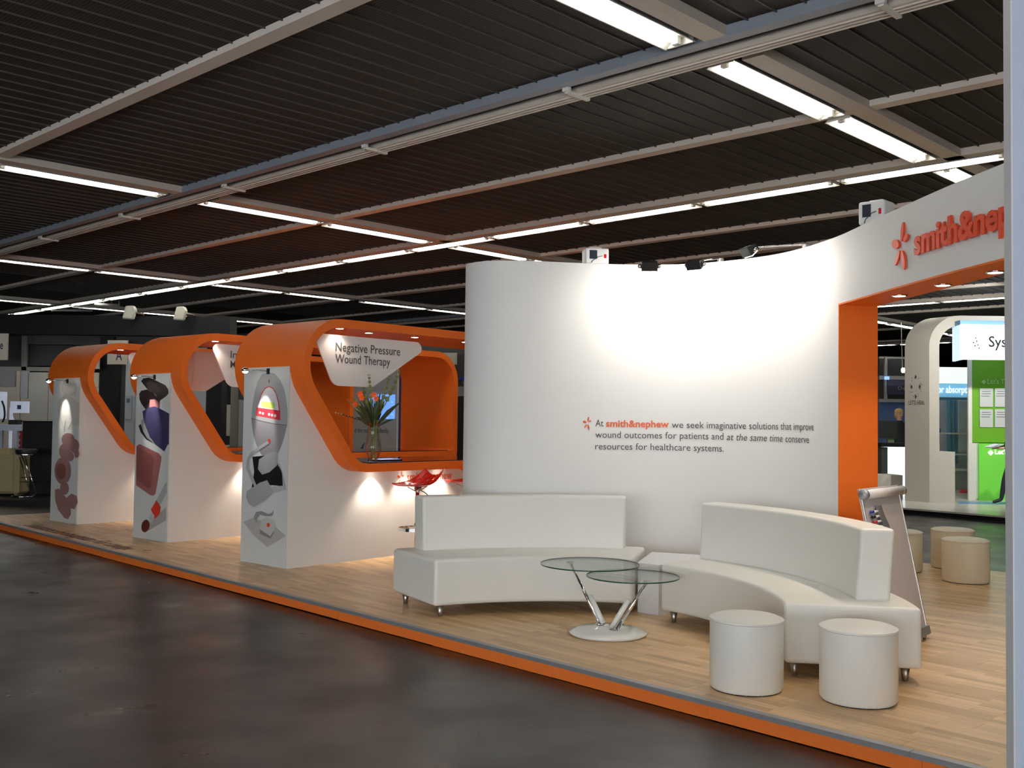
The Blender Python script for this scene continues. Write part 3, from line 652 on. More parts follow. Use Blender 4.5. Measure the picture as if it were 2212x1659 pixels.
prints(B3, bo3, [
    ('pump_body', (0.36, 0.37, 0.38), c7([(310 + (x - 310) * 1.0, y) for x, y in body])),
    ('pump_lower_half', (0.27, 0.26, 0.28), c7([(162, 466), (250, 490), (350, 512), (450, 522), (430, 620), (400, 710), (370, 770), (300, 785), (245, 765), (205, 690), (175, 590)])),
    ('pump_seam', (0.10, 0.10, 0.11), c7([(162, 463), (250, 487), (350, 509), (450, 519), (450, 524), (350, 515), (250, 493), (162, 469)])),
    ('red_outline', (0.55, 0.05, 0.06), c7([(200, 440), (215, 350), (240, 270), (270, 220), (302, 205), (335, 215), (365, 260), (385, 330), (395, 400), (396, 480)])),
    ('control_face', (0.66, 0.67, 0.68), c7([(212, 378), (224, 335), (246, 275), (274, 227), (302, 212), (332, 222), (360, 265), (378, 335), (386, 402)])),
    ('red_key_strip', (0.62, 0.05, 0.07), c7([(205, 378), (300, 396), (398, 410), (396, 482), (300, 462), (198, 443)])),
    ('key', (0.7, 0.7, 0.7), c7(ell(232, 420, 9, 11))), ('key', (0.7, 0.7, 0.7), c7(ell(256, 426, 9, 11))), ('key', (0.7, 0.7, 0.7), c7(ell(306, 434, 9, 12))), ('key', (0.7, 0.7, 0.7), c7(ell(330, 440, 9, 12))), ('key', (0.7, 0.7, 0.7), c7(ell(356, 445, 10, 12))),
    ('green_display', (0.45, 0.62, 0.12), c7([(245, 325), (350, 340), (348, 388), (244, 374)])),
    ('black_foam', (0.012, 0.012, 0.014), c7([(170, 780), (260, 770), (370, 830), (410, 905), (420, 1020), (330, 1010), (165, 1030), (185, 900)])),
    ('foam_fringe', (0.45, 0.46, 0.46), c7([(372, 825), (388, 830), (430, 985), (445, 1045), (340, 1075), (330, 1022), (418, 1015), (412, 905)])),
    ('roll', (0.34, 0.35, 0.35), c7([(225, 800), (300, 750), (360, 735), (378, 770), (370, 850), (310, 905), (250, 925), (215, 880)])),
    ('tube', (0.40, 0.42, 0.42), c7([(300, 645), (230, 690), (160, 740), (125, 800), (118, 870), (150, 950), (200, 1050), (215, 1040), (175, 940), (140, 865), (145, 805), (178, 755), (245, 712), (310, 668)])),
    ('dressing', (0.36, 0.38, 0.37), c7([(125, 1060), (230, 990), (290, 970), (345, 1065), (280, 1130), (180, 1188), (140, 1160), (118, 1110)])),
    ('red_dot', (0.6, 0.06, 0.04), c7(ell(305, 648, 10, 16))),
    ('flat_pad', (0.42, 0.42, 0.41), c7([(98, 1310), (180, 1275), (330, 1330), (440, 1425), (290, 1515), (180, 1420)])),
    ('loop_hose', (0.28, 0.28, 0.28), c7([(180, 1270), (200, 1228), (245, 1222), (300, 1245), (330, 1235), (338, 1210), (342, 1240), (325, 1262), (280, 1262), (230, 1250), (205, 1290), (215, 1320), (195, 1310)])),
    ('small_unit_side', (0.22, 0.22, 0.23), c7([(230, 1368), (232, 1405), (318, 1448), (345, 1400), (342, 1370), (316, 1425)])),
    ('small_unit', (0.52, 0.52, 0.50), c7([(232, 1370), (250, 1285), (290, 1270), (350, 1300), (352, 1365), (316, 1428)])),
    ('red_dot', (0.6, 0.06, 0.04), c7(ell(300, 1335, 13, 17))), ('mount_shadow', (0.1, 0.1, 0.1), c7(ell(307, 163, 5, 14)))])  # mount_shadow paints the lamp mount's shade, not part of the poster picture
def c6(pts): return [(240 + x / 9.22, 780 + y / 9.22) for x, y in pts]
def c4(pts): return [(100 + x / 4.365, 780 + y / 4.365) for x, y in pts]
prints(B2, bo2, [
    ('foam_lid', (0.035, 0.028, 0.028), c6([(595, 400), (640, 345), (760, 325), (900, 390), (1080, 480), (1135, 560), (1145, 640), (1110, 690), (1000, 770), (960, 800), (880, 660), (720, 560)])),
    ('foam_lid_light', (0.075, 0.055, 0.055), c6([(690, 430), (800, 400), (900, 480), (990, 570), (940, 690), (860, 640), (730, 550)])),
    ('foam_lower', (0.04, 0.026, 0.026), c6([(560, 650), (600, 590), (720, 565), (850, 640), (970, 790), (970, 930), (900, 960), (690, 965), (600, 850), (565, 760)])),
    ('pink_neck', (0.36, 0.15, 0.15), c6([(770, 770), (880, 760), (960, 830), (970, 920), (900, 960), (760, 940)])),
    ('violet_block', (0.045, 0.04, 0.10), c6([(625, 1000), (740, 930), (860, 900), (960, 940), (1155, 1045), (1150, 1659), (1130, 1659), (1060, 1800), (880, 1659), (760, 1500), (680, 1300), (640, 1130)])),
    ('grey_fold', (0.30, 0.31, 0.31), c6([(600, 1180), (640, 1150), (700, 1330), (790, 1560), (860, 1650), (720, 1540), (610, 1330)])),
    ('black_fold', (0.02, 0.02, 0.02), c6([(545, 1290), (590, 1250), (640, 1400), (720, 1540), (880, 1655), (700, 1560), (590, 1420)])),
    ('pink_tile', (0.34, 0.13, 0.125), c4([(850, 800), (880, 782), (1060, 870), (1085, 900), (1085, 930), (1030, 1250), (1010, 1270), (980, 1265), (845, 1170)])),
    ('pink_tile_face', (0.26, 0.085, 0.075), c4([(850, 830), (880, 822), (1000, 890), (1015, 920), (985, 1200), (950, 1195), (848, 1110)])),
    ('tube_shadow', (0.38, 0.38, 0.37), c4([(1000, 1490), (1130, 1380), (1130, 1500), (960, 1600), (930, 1590)])),
    ('tube_body', (0.40, 0.43, 0.44), c4([(1030, 1330), (1125, 1145), (1138, 1150), (1136, 1240), (1075, 1360)])),
    ('tube_red_label', (0.66, 0.05, 0.03), c4([(985, 1400), (1038, 1310), (1080, 1375), (1070, 1440), (1025, 1490)])),
    ('tube_neck', (0.5, 0.52, 0.52), c4([(965, 1470), (995, 1425), (1020, 1455), (1000, 1530), (975, 1520)])),
    ('brown_gel', (0.10, 0.02, 0.015), c4(ell(935, 1555, 38, 60, 12)))])
prints(B1, bo1, [
    ('gauze_roll', (0.50, 0.50, 0.46), c4(ell(215, 250, 70, 88))), ('gauze_band', (0.56, 0.56, 0.52), c4([(105, 380), (200, 300), (310, 400), (305, 600), (180, 670), (120, 560)])),
    ] + [('gauze_fold', (0.36, 0.36, 0.33), c4([(x0, y0), (x1, y1), (x1 + 4, y1 + 3), (x0 + 5, y0)])) for x0, y0, x1, y1 in ((150, 250, 158, 350), (285, 240, 268, 340), (170, 190, 205, 165), (225, 165, 270, 200), (215, 330, 300, 410), (108, 460, 150, 590), (180, 560, 165, 665), (240, 570, 200, 640), (305, 590, 245, 575))] + [
    ] + [('pink_disc', (0.30, 0.17, 0.165), c4(ell(x, y, rx, ry))) for x, y, rx, ry in ((205, 740, 62, 62), (265, 800, 44, 66), (175, 850, 55, 75), (225, 900, 35, 45), (285, 870, 22, 42))] + [
    ('pink_disc', (0.27, 0.13, 0.125), c4(ell(155, 1035, 78, 128))), ('pink_disc_centre', (0.22, 0.08, 0.075), c4(ell(140, 1040, 45, 78))), ('pink_disc', (0.30, 0.17, 0.165), c4(ell(170, 1200, 42, 60))),
    ('pink_heart', (0.30, 0.165, 0.16), c4([(80, 1215), (115, 1200), (190, 1290), (235, 1250), (285, 1270), (295, 1330), (265, 1400), (225, 1385), (232, 1440), (205, 1490), (170, 1480), (110, 1400), (85, 1320)]))])

# vase with flowers on the nearest counter
vz = ZB + TH + 0.011; vg = G(806, 999, vz); vpos = Vector((vg.x, vg.y, vz))
va = thing('flower_vase', 'clear glass vase of tall orange gladioli and dark leaves on the nearest counter', 'vase', vpos)
MB().lathe(vpos, [(0.045, 0.0), (0.055, 0.01), (0.05, 0.03), (0.085, 0.13), (0.088, 0.17), (0.07, 0.27), (0.062, 0.36), (0.08, 0.43), (0.077, 0.43), (0.059, 0.36), (0.067, 0.27), (0.084, 0.17), (0.081, 0.13), (0.046, 0.035), (0.02, 0.03)], 28).build('vase_glass', GLASS, va, True)
LEAF = mat('dark_leaf', (0.035, 0.06, 0.02), 0.5, noise=0.3); STEM = mat('pale_stem', (0.22, 0.20, 0.06), 0.5); GLAD = mat('gladiolus_green', (0.16, 0.19, 0.05), 0.5, noise=0.2); PETAL = mat('orange_petal', (0.85, 0.12, 0.02), 0.5)
rnd = random.Random(9)
for k in range(14):
    a = rnd.uniform(0, 6.28); q = vpos + Vector((0.035 * math.cos(a), 0.035 * math.sin(a), 0.02)); t = vpos + Vector((0.06 * math.cos(a + 2.6), 0.05 * math.sin(a + 2.6), 0.46))
    MB().tube([q, q.lerp(t, 0.5), t], 0.0045, 5).build('stem', STEM, va, True)
right = Vector((1, 0, 0))
for x, h in ((-0.20, 0.92), (-0.07, 0.93), (0.22, 0.92), (0.38, 1.0), (-0.30, 0.68), (0.12, 0.70)):
    base = vpos + Z * 0.42; tip = vpos + right * x * 0.75 + Z * h + Y_ * rnd.uniform(-.08, .08); mid = base.lerp(tip, 0.55) + right * x * 0.06
    g = MB(); pts = catmull([base, mid, tip], 5); g.tube(pts, [0.006] * 6 + [0.004] * (len(pts) - 7) + [0.002], 5)
    for i in range(4, len(pts)):
        for s_ in (-1, 1):
            d = (right * s_ * 0.5 + Z).normalized(); g.sphere(pts[i] + d * 0.018, 0.024 * (1.2 - i / len(pts)), 6, 4, (0.7, 0.7, 1.9))
    g.build('gladiolus_spike', GLAD, va, True)
for k in range(34):
    a = rnd.gauss(0, 0.42) - 0.08; L = rnd.uniform(0.20, 0.44); base = vpos + Z * 0.38 + right * a * 0.03 + Y_ * rnd.uniform(-.03, .03)
    d = Vector((math.sin(a) * 0.85, rnd.uniform(-.5, .5), math.cos(a))).normalized(); tip = base + d * L; sd = d.cross(Vector((rnd.uniform(-1, 1), -1, rnd.uniform(-.3, .3)))).normalized() * rnd.uniform(0.012, 0.028)
    bend = Vector((0, 0, -0.03)) + right * a * 0.03
    g = MB(); m1 = base.lerp(tip, 0.35); m2 = base.lerp(tip, 0.7) + bend * 0.3; tip = tip + bend
    g.add([base, m1 + sd, m2 + sd * 0.8, tip, m2 - sd * 0.8, m1 - sd, m1 + sd.cross(d) * 0.3], [(0, 1, 6), (1, 2, 3, 6), (6, 3, 4, 5), (0, 6, 5)]); g.build('leaf', LEAF, va)
for x, z in ((-0.13, 0.70), (0.03, 0.69), (-0.20, 0.63), (0.0, 0.73), (-0.15, 0.74)):
    c = vpos + right * x + Z * z - Y_ * 0.03; g = MB()
    for k in range(6):
        a = k * 1.047; d = Vector((math.cos(a), -0.4, math.sin(a))).normalized(); s2 = d.cross(Y_).normalized() * 0.014
        g.add([c, c + d * 0.02 + s2, c + d * 0.042, c + d * 0.02 - s2], [(0, 1, 2, 3)])
    g.build('flower', PETAL, va)
tw = [vpos + Z * 0.40, vpos + right * -0.17 + Z * 0.46, vpos + right * -0.30 + Z * 0.50, vpos + right * -0.42 + Z * 0.53]
g = MB().tube(catmull(tw, 4), 0.003, 5); g.build('twig', LEAF, va)
for k in range(9):
    c = tw[1].lerp(tw[3], k / 8) + Z * rnd.uniform(0.0, 0.02); MB().sphere(c, 0.011, 6, 4).build('bud', mat('pale_bud', (0.55, 0.42, 0.12), 0.5) if k > 5 else LEAF, va, True)
# tablet on the counter
tg = G(832, 994, vz); tb = thing('tablet', 'glowing lilac tablet lying beside the flower vase', 'tablet', (tg.x, tg.y, vz))
MB().obox((tg.x, tg.y, vz + 0.006), w_, bn, Z, (0.17, 0.11, 0.006)).build('tablet_case', BLACKP, tb, bevel=0.003)
MB().obox((tg.x, tg.y, vz + 0.0125), w_, bn, Z, (0.155, 0.095, 0.001)).build('tablet_screen', mat('lilac_screen', (0.3, 0.33, 0.8), 0.3, emis=0.9), tb)

# bar stools with perforated red seats
def bar_stool(c, yaw, label):
    c = Vector(c); t = thing('bar_stool', label, 'stool', c, 'red bar stools at the counters'); sd = Vector((math.cos(yaw), math.sin(yaw), 0)); fd = Vector((-sd.y, sd.x, 0))
    # seat: saddle surface grid with round perforations left out
    nx, ny = 22, 14; b = MB(); vs = []; th = 0.012
    def surf(i, j):
        x = (i / nx - 0.5) * 2; y = (j / ny - 0.5) * 2
        wdt = 0.23 * (0.62 + 0.38 * math.sin(math.pi * min(1, max(0, (x + 1.15) / 2.3))))
        return sd * (x * 0.235) + fd * (y * wdt) + Z * (0.0 + 0.115 * max(0, x) ** 2.0 + 0.015 * max(0, -x) - 0.02 + 0.075 * abs(y) ** 2.2 * (0.25 + 0.75 * max(0, (x + 0.6) / 1.6)))
    zc = 0.83
    for s_ in (0, 1):
        for j in range(ny + 1):
            for i in range(nx + 1): vs.append(c + Z * (zc - s_ * th) + surf(i, j))
    n1 = (nx + 1) * (ny + 1); fs = []; hole = set()
    for j in range(2, ny - 2, 3):
        for i in range(9 + (j % 2), nx - 2, 3): hole.add((i, j)); hole.add((i + 1, j))
    def vid(i, j, s_): return s_ * n1 + j * (nx + 1) + i
    cell = {(i, j) for i in range(nx) for j in range(ny)} - hole
    for (i, j) in cell:
        fs.append((vid(i, j, 0), vid(i + 1, j, 0), vid(i + 1, j + 1, 0), vid(i, j + 1, 0))); fs.append((vid(i, j + 1, 1), vid(i + 1, j + 1, 1), vid(i + 1, j, 1), vid(i, j, 1)))
        for (di, dj, p, q) in ((-1, 0, (i, j + 1), (i, j)), (1, 0, (i + 1, j), (i + 1, j + 1)), (0, -1, (i, j), (i + 1, j)), (0, 1, (i + 1, j + 1), (i, j + 1))):
            if (i + di, j + dj) not in cell: fs.append((vid(*q, 0), vid(*p, 0), vid(*p, 1), vid(*q, 1)))
    b.add(vs, fs); b.build('seat', REDP, t, True, auto=True)
    MB().lathe(c, [(0.2, 0.0), (0.205, 0.008), (0.18, 0.02), (0.04, 0.035), (0.03, 0.05)], 28).build('base', CHROME, t, True)
    MB().tube([c + Z * 0.04, c + Z * 0.5, c + Z * 0.8], [0.028, 0.028, 0.02], 14).build('pole', CHROME, t, True)
    MB().tube([c + fd * 0.0 + Z * 0.8, c + Z * 0.79 + sd * 0.02], 0.05, 12).build('seat_plate', BRUSH, t)
    for s_ in (-1, 1): MB().tube([c + Z * 0.74, c + sd * 0.13 * s_ + Z * 0.80], 0.006, 6).build('seat_bracket', CHROME, t)
    MB().tube([c + Z * 0.78, c + sd * 0.06 - fd * 0.05 + Z * 0.74, c + sd * 0.13 - fd * 0.07 + Z * 0.68], 0.005, 6).build('lift_lever', BLACKP, t)
    ring = [c + Z * 0.34 + sd * (0.19 * math.cos(a) - 0.02) + fd * 0.19 * math.sin(a) for a in [2 * math.pi * k / 28 for k in range(28)]]
    lp = []
    for q in ring:
        d = (q - (c + Z * 0.34)).normalized(); lp.append([q - d * 0.006 - Z * 0.017, q + d * 0.006 - Z * 0.017, q + d * 0.006 + Z * 0.017, q - d * 0.006 + Z * 0.017])
    fr_ = MB().ring(lp, closed=True).build('foot_ring', CHROME, t, True, auto=True)
    MB().tube([c + Z * 0.34 - fd * 0.19, c + Z * 0.34 + fd * 0.19], 0.008, 6).build('ring_bar', CHROME, fr_)
bar_stool((-1.03, 11.42, 0.1), R_(42), 'red perforated bar stool behind the left white sofa, left of the white wall')
bar_stool((-0.50, 12.05, 0.1), R_(15), 'red bar stool almost hidden behind the end of the white wall')

# ================================================================ LOUNGE
def arc_block(cx, cy, r0, r1, a0, a1, z0, z1, lean=0.0, n=22, crown=0.0):
    lp = []
    for k in range(n + 1):
        a = R_(a0 + (a1 - a0) * k / n); c, s = math.cos(a), math.sin(a)
        lp.append([Vector((cx + r * c, cy + r * s, z)) for r, z in ((r0, z0), (r1, z0), (r1 + lean, z1), (r0 + lean, z1))])
    return MB().ring(lp)
def sofa(cx, cy, a0, a1, b0, b1, rb0, rb1, label):
    am = R_((a0 + a1) / 2); t = thing('curved_sofa', label, 'sofa', (cx + 2.4 * math.cos(am), cy + 2.4 * math.sin(am), 0.1), None)
    arc_block(cx, cy, 2.05, 2.85, a0, a1, 0.19, 0.555).build('seat', LEATHER, t, True, bevel=0.028, seg=4, auto=True)
    arc_block(cx, cy, rb0, rb1, b0, b1, 0.545, 1.0, lean=0.03).build('backrest', LEATHER, t, True, bevel=0.022, seg=4, auto=True)
    for a, r in ((a0 + (2.2 if a1 > a0 else -2.2), 2.12), (a1 - (2.2 if a1 > a0 else -2.2), 2.12), (a0 + (1.8 if a1 > a0 else -1.8), 2.77), (a1 - (1.8 if a1 > a0 else -1.8), 2.77)):
        p = Vector((cx + r * math.cos(R_(a)), cy + r * math.sin(R_(a)), 0.1)); MB().lathe(p, [(0.014, 0), (0.016, 0.002), (0.031, 0.092)], 14).build('leg', BRUSH, t, True)
    return t
sofa(0.47, 6.31, 75.5, 120.8, 78.8, 117.2, 2.60, 2.80, 'white curved sofa on the left, behind the glass table')
sofa(-0.344, 6.67, -9.5, 42.4, -4.8, 42.0, 2.51, 2.72, 'white curved sofa on the right, in front of the doorway')
ct = thing('corner_table', 'low white wedge table between the two sofas', 'table', (1.3, 8.6, 0.1))
top = [(1.03, 8.38), (1.205, 8.28), (1.74, 8.76), (1.86, 8.98), (1.55, 9.10), (1.22, 9.14)]
top = [(1.035, 8.42), (1.19, 8.28), (1.72, 8.80), (1.62, 8.98), (1.25, 9.12)]
MB().prism([Vector((x, y, 0.475)) for x, y in top], Z * 0.03).build('table_top', mat('white_gloss_board', (0.8, 0.8, 0.8), 0.3), ct)
fp = [(1.045, 8.45), (1.195, 8.31), (1.69, 8.81), (1.6, 8.96), (1.25, 9.09)]
MB().prism([Vector((x, y, 0.1)) for x, y in fp], Z * 0.375).build('table_body', MT['white_gloss_board'], ct)
# twin glass table
bc = Vector((0.72, 7.57, 0.1)); gt = thing('glass_table', 'double-level round glass coffee table with chrome legs on a white disc base', 'table', bc)
MB().lathe(bc, [(0.27, 0.0), (0.285, 0.012), (0.285, 0.022), (0.22, 0.042), (0.05, 0.05)], 48).build('base_disc', mat('white_lacquer', (0.8, 0.8, 0.76), 0.12, coat=0.5), gt, True)
def glass_disc(px, py, z, r, hub, foot):
    c = G(px, py, z); c = Vector((c.x, c.y, z))
    gl = MB().lathe(c, [(0.002, 0), (r - 0.002, 0), (r, 0.001), (r, 0.009), (r - 0.002, 0.010), (0.002, 0.010)], 64).build('glass_top', GLASS, gt)
    MB().lathe(c, [(r - 0.0005, 0.0005), (r + 0.0012, 0.0005), (r + 0.0012, 0.0095), (r - 0.0005, 0.0095)], 64, True).build('glass_rim', GEDGE, gt)
    h = G(hub[0], hub[1], z); h = Vector((h.x, h.y, z)); f = G(foot[0], foot[1], 0.15); f = Vector((f.x, f.y, 0.148))
    MB().lathe(h - Z * 0.012, [(0.03, 0), (0.032, 0.004), (0.032, 0.011), (0.02, 0.012)], 20).build('hub', CHROME, gt, True)
    MB().tube([f, h - Z * 0.01], 0.0135, 12).build('chrome_leg', CHROME, gt, True)
    dr = (h - f).normalized(); sdv = dr.cross(Z).normalized(); off = -sdv.cross(dr) * 0.034
    if off.z < 0: off = -off
    q = f + dr * 0.01 + (Vector((off.x, off.y, 0)).normalized() * 0.045)
    MB().tube([q, q + dr * 0.12, q + dr * 0.235], [0.019, 0.021, 0.019], 12).build('white_sleeve', MT['white_lacquer'], gt, True)
    MB().lathe(f + Vector((off.x, off.y, 0)).normalized() * 0.02 - Z * 0.006, [(0.05, 0), (0.052, 0.004), (0.048, 0.009), (0.02, 0.01)], 24).build('foot_plate', CHROME, gt, True)
glass_disc(1274, 1220, 0.565, 0.372, (1232, 1213), (1296, 1347))
glass_disc(1367, 1246, 0.50, 0.343, (1398, 1254), (1333, 1358))
# poufs
def pouf(c, r, h, m_, label):
    c = Vector(c); t = thing('round_pouf', label, 'pouf', c, None)
    MB().lathe(c, [(r - 0.012, 0.004), (r, 0.02), (r, h - 0.045), (r - 0.002, h - 0.03)], 56).build('side', m_, t, True, auto=True)
    MB().lathe(c, [(r - 0.004, h - 0.031), (r + 0.004, h - 0.026), (r + 0.002, h - 0.016), (r - 0.03, h - 0.003), (r * 0.5, h + 0.003), (0.01, h + 0.004)], 56).build('top_cushion', m_, t, True, auto=True)
    MB().lathe(c, [(r - 0.015, 0.0), (r - 0.01, 0.006), (0.01, 0.006)], 40).build('foot_plate', BLACKP, t)
g = G(1612, 1486); pouf((g.x, g.y, 0.1), 0.212, 0.425, LEATHER, 'white round pouf in front of the right sofa, the left one of the front pair')
g = G(1854, 1512); pouf((g.x, g.y, 0.1), 0.212, 0.425, LEATHER, 'white round pouf nearest the viewer, at the right end of the right sofa')
g = G(2058, 1226); pouf((g.x, g.y, 0.1), 0.222, 0.43, CREAM, 'cream round pouf beyond the doorway, half hidden behind another pouf')
g = G(2086, 1256); pouf((g.x, g.y, 0.1), 0.222, 0.43, CREAM, 'cream round pouf beyond the doorway, in front at the far right')
g = G(1945, 1232); pouf((g.x, g.y, 0.1), 0.222, 0.43, CREAM, 'cream round pouf beyond the doorway, peeking out behind the flip chart')
# flip chart
TR, TL = Vector((2.90, 7.76, 1.20)), Vector((2.43, 7.20, 1.20)); BR = Vector((3.05, 7.58, 0.16)); BLp = BR + (TL - TR)
fc = thing('flip_chart', 'leaning grey-white flip chart easel with marker pens, right of the orange jamb', 'flip chart', Vector((2.75, 7.35, 0.1)))
fn = (TL - TR).cross(BR - TR).normalized()
if fn.dot(EYE - TR) < 0: fn = -fn
hx = (TR - TL).normalized(); dn = (BR - TR).normalized()
MB().prism([TL, TR, BR, BLp], -fn * 0.018).build('board', mat('flipchart_board', (0.60, 0.56, 0.56), 0.4, noise=0.02), fc, bevel=0.003)
for a, b_ in ((TL, BLp), (TR, BR)): MB().tube([a, b_], 0.007, 6).build('edge_rail', BRUSH, fc)
MB().obox((BR + BLp) / 2 + fn * 0.012, hx, dn, fn, (0.365, 0.03, 0.014)).build('bottom_tray', GREYTRIM, fc, bevel=0.004)
cb_ = MB().tube([TL + fn * 0.022 + dn * 0.045, TR + fn * 0.022 + dn * 0.045], 0.033, 14).build('clamp_bar', mat('clamp_bar_white', (0.7, 0.69, 0.67), 0.35), fc, True)
for q, s_ in ((TL, -1), (TR, 1)): MB().tube([q + fn * 0.022 + dn * 0.045 - hx * 0.018, q + fn * 0.022 + dn * 0.045 + hx * 0.018], 0.036, 14).build('end_cap', GREYTRIM, cb_, True)
pk = TL + dn * 0.13 + hx * 0.225 + fn * 0.012
MB().prism([pk - hx * 0.04, pk + hx * 0.03, pk + hx * 0.06 + dn * 0.08, pk + hx * 0.11 + dn * 0.15, pk + hx * 0.10 + dn * 0.2, pk + hx * 0.03 + dn * 0.21, pk - hx * 0.01 + dn * 0.12], fn * 0.02).build('pen_holder', mat('grey_plastic', (0.16, 0.16, 0.17), 0.5), fc, bevel=0.004)
for k, (cn, col) in enumerate((('blue', (0.02, 0.03, 0.4)), ('black', (0.01, 0.01, 0.01)), ('red', (0.7, 0.02, 0.04)), ('green', (0.01, 0.3, 0.1)))):
    q = TL + dn * (0.17 + 0.036 * k) + hx * (0.07 + 0.012 * k) + fn * 0.018
    pn = thing('marker_pen', cn + '-capped marker pen in the holder of the flip chart', 'pen', q)
    MB().tube([q + hx * 0.045, q + hx * 0.135], 0.009, 8).build('pen_barrel', mat('pen_white', (0.75, 0.75, 0.75), 0.4), pn, True)
    MB().tube([q, q + hx * 0.045], 0.0105, 8).build('pen_cap', mat('pen_cap_' + cn, col, 0.35), pn, True)
back = Vector((-fn.x, -fn.y, 0)).normalized()
for s_ in (0.12, 0.6):
    a = TL.lerp(TR, s_) + dn * 0.25 - fn * 0.02; b = Vector((a.x, a.y, 0.125)) + back * 0.45; MB().tube([a, b], 0.010, 6).build('rear_leg', BRUSH, fc); MB().sphere(b - Z * 0.0, 0.022, 8, 6).build('foot', BLACKP, fc, True)
for q in (BR - hx * 0.06, BLp + hx * 0.06):
    f = Vector((q.x, q.y, 0.118)); MB().tube([q + dn * 0.02, f], 0.008, 6).build('front_leg', BRUSH, fc); MB().sphere(f, 0.018, 8, 6).build('caster', BRUSH, fc, True)

# near pillar at the right edge of the picture
pl = thing('white_pillar', 'tall bluish-white panel standing at the right edge, close to the viewer', 'pillar', (1.45, 2.6, 0.0))
x0 = (2187 - CX) / F * 2.5
MB().box(x0 + 0.004, x0 + 0.6, 2.5, 2.537, 0.0, 3.6).build('panel', mat('cool_white_paint', (0.36, 0.41, 0.50), 0.6, bump=0.05, bscale=40), pl)
MB().box(x0, x0 + 0.004, 2.5, 2.537, 0.0, 3.6).build('edge_strip', mat('light_edge_paint', (0.5, 0.5, 0.52), 0.5), pl)
MB().box(x0 + 0.05, x0 + 0.55, 2.42, 2.62, 0.0, 0.012).build('foot_plate', GREYTRIM, pl)

# ================================================================ BACKGROUND (left and centre)
def slab(name, m_, x0, x1, y0, y1, Yd, depth=0.06, root=None, bot=None, top=None):
    """upright board standing at depth Yd whose outline spans the given pixel box; its real size follows"""
    a = D(x0, (y0 + y1) / 2, Yd); b = D(x1, (y0 + y1) / 2, Yd); zt = D((x0 + x1) / 2, y0, Yd).z if top is None else top; zb = D((x0 + x1) / 2, y1, Yd).z if bot is None else bot
    return MB().box(a.x, b.x, Yd, Yd + depth, zb, zt).build(name, m_, root)
def pt(px, py, Yd): return D(px, py, Yd)
# platform and floor of the black stand
ls = thing('black_stand', 'black exhibition stand behind the booths, with a deep black fascia beam', 'stand', (-8, 21, 0.0))
MB().box(-13.5, -5.2, 18.6, 27.5, 0.0, 0.1).build('stand_floor', BLACK, ls)
slab('fascia_beam', BLACK, -130, 497, 681, 723, 20.0, 0.5, ls)
slab('fascia_beam_lower', DARKG, 60, 500, 723, 746, 20.3, 0.4, ls)
slab('column', BLACK, 213, 243, 727, 1000, 20.2, 0.4, ls, bot=0.1)
slab('column_side', DARKG, 243, 262, 727, 1000, 20.6, 0.2, ls, bot=0.1)
slab('column', BLACK, 445, 478, 727, 1000, 20.2, 0.4, ls, bot=0.1)
slab('column', BLACK, -125, -100, 727, 1000, 20.2, 0.4, ls, bot=0.1)
slab('hanging_panel', DARKG, 60, 168, 722, 790, 20.6, 0.08, ls)
slab('hanging_panel', DARKG, 0, 46, 722, 792, 20.7, 0.08, ls)
slab('mast', mat('grey_mast', (0.25, 0.25, 0.24), 0.5), 47, 58, 716, 800, 20.4, 0.06, ls)
slab('cross_rail', mat('rail_grey', (0.35, 0.34, 0.32), 0.5), -80, 125, 792, 801, 20.4, 0.06, ls)
slab('cross_rail', MT['rail_grey'], 58, 150, 717, 721, 20.35, 0.04, ls)
for a, b_, y0, y1, m_, nm in ((-90, 33, 800, 835, GREYW, 'wall_board'), (-90, 33, 835, 980, CREAMW, 'wall_board'), (33, 43, 800, 980, CREAMW, 'wall_board'), (43, 60, 800, 860, LGREY, 'wall_board'), (43, 60, 860, 980, CREAMW, 'wall_board'), (60, 103, 804, 980, mat('off_white_board', (0.58, 0.57, 0.53), 0.6), 'wall_board'), (103, 213, 804, 835, CREAMW, 'wall_board'), (103, 213, 835, 980, MT['off_white_board'], 'wall_board'),
                          (262, 292, 735, 1010, LGREY, 'wall_board'), (292, 445, 735, 1005, LGREY, 'wall_board')):
    o = slab(nm, m_, a + 0.4, b_ - 0.4, y0 + 0.3, y1 - 0.3, 25.0, 0.08, ls, bot=0.1 if y1 > 900 else None)
slab('dark_back_board', BLACK, 478, 560, 727, 1000, 25.2, 0.1, ls, bot=0.1)
slab('low_black_cabinet', BLACK, 262, 300, 985, 1080, 23.5, 0.4, ls, bot=0.1)
slab('notice_sheet', mat('pale_sheet', (0.42, 0.45, 0.5), 0.6), 268, 284, 855, 906, 24.95, 0.01, ls)
slab('notice_emblem', mat('sheet_ink', (0.1, 0.11, 0.14), 0.6), 273.5, 280, 861, 870, 24.93, 0.01, ls)
slab('white_box', MT['off_white_board'], 245, 254, 871, 905, 20.5, 0.1, ls)
slab('bottle_shelf', CREAMW, 468, 497, 874, 938, 24.0, 0.25, ls, bot=1.2)
slab('shelf_cabinet', BLACK, 482, 500, 938, 1000, 23.9, 0.3, ls, bot=0.1, top=1.2)
slab('olive_pillar', mat('olive_grey_board', (0.20, 0.20, 0.16), 0.6), 497, 515, 828, 1000, 23.6, 0.3, ls, bot=0.1)
slab('dark_panel', DARKG, 515, 560, 826, 862, 23.5, 0.1, ls)
slab('poster_board', mat('poster_grey', (0.36, 0.37, 0.36), 0.6), 515, 560, 864, 1000, 23.5, 0.1, ls, bot=0.1)
for k in range(7): slab('poster_line', GREYW, 519, 531, 890 + k * 4.2, 891.2 + k * 4.2, 23.48, 0.01, ls)
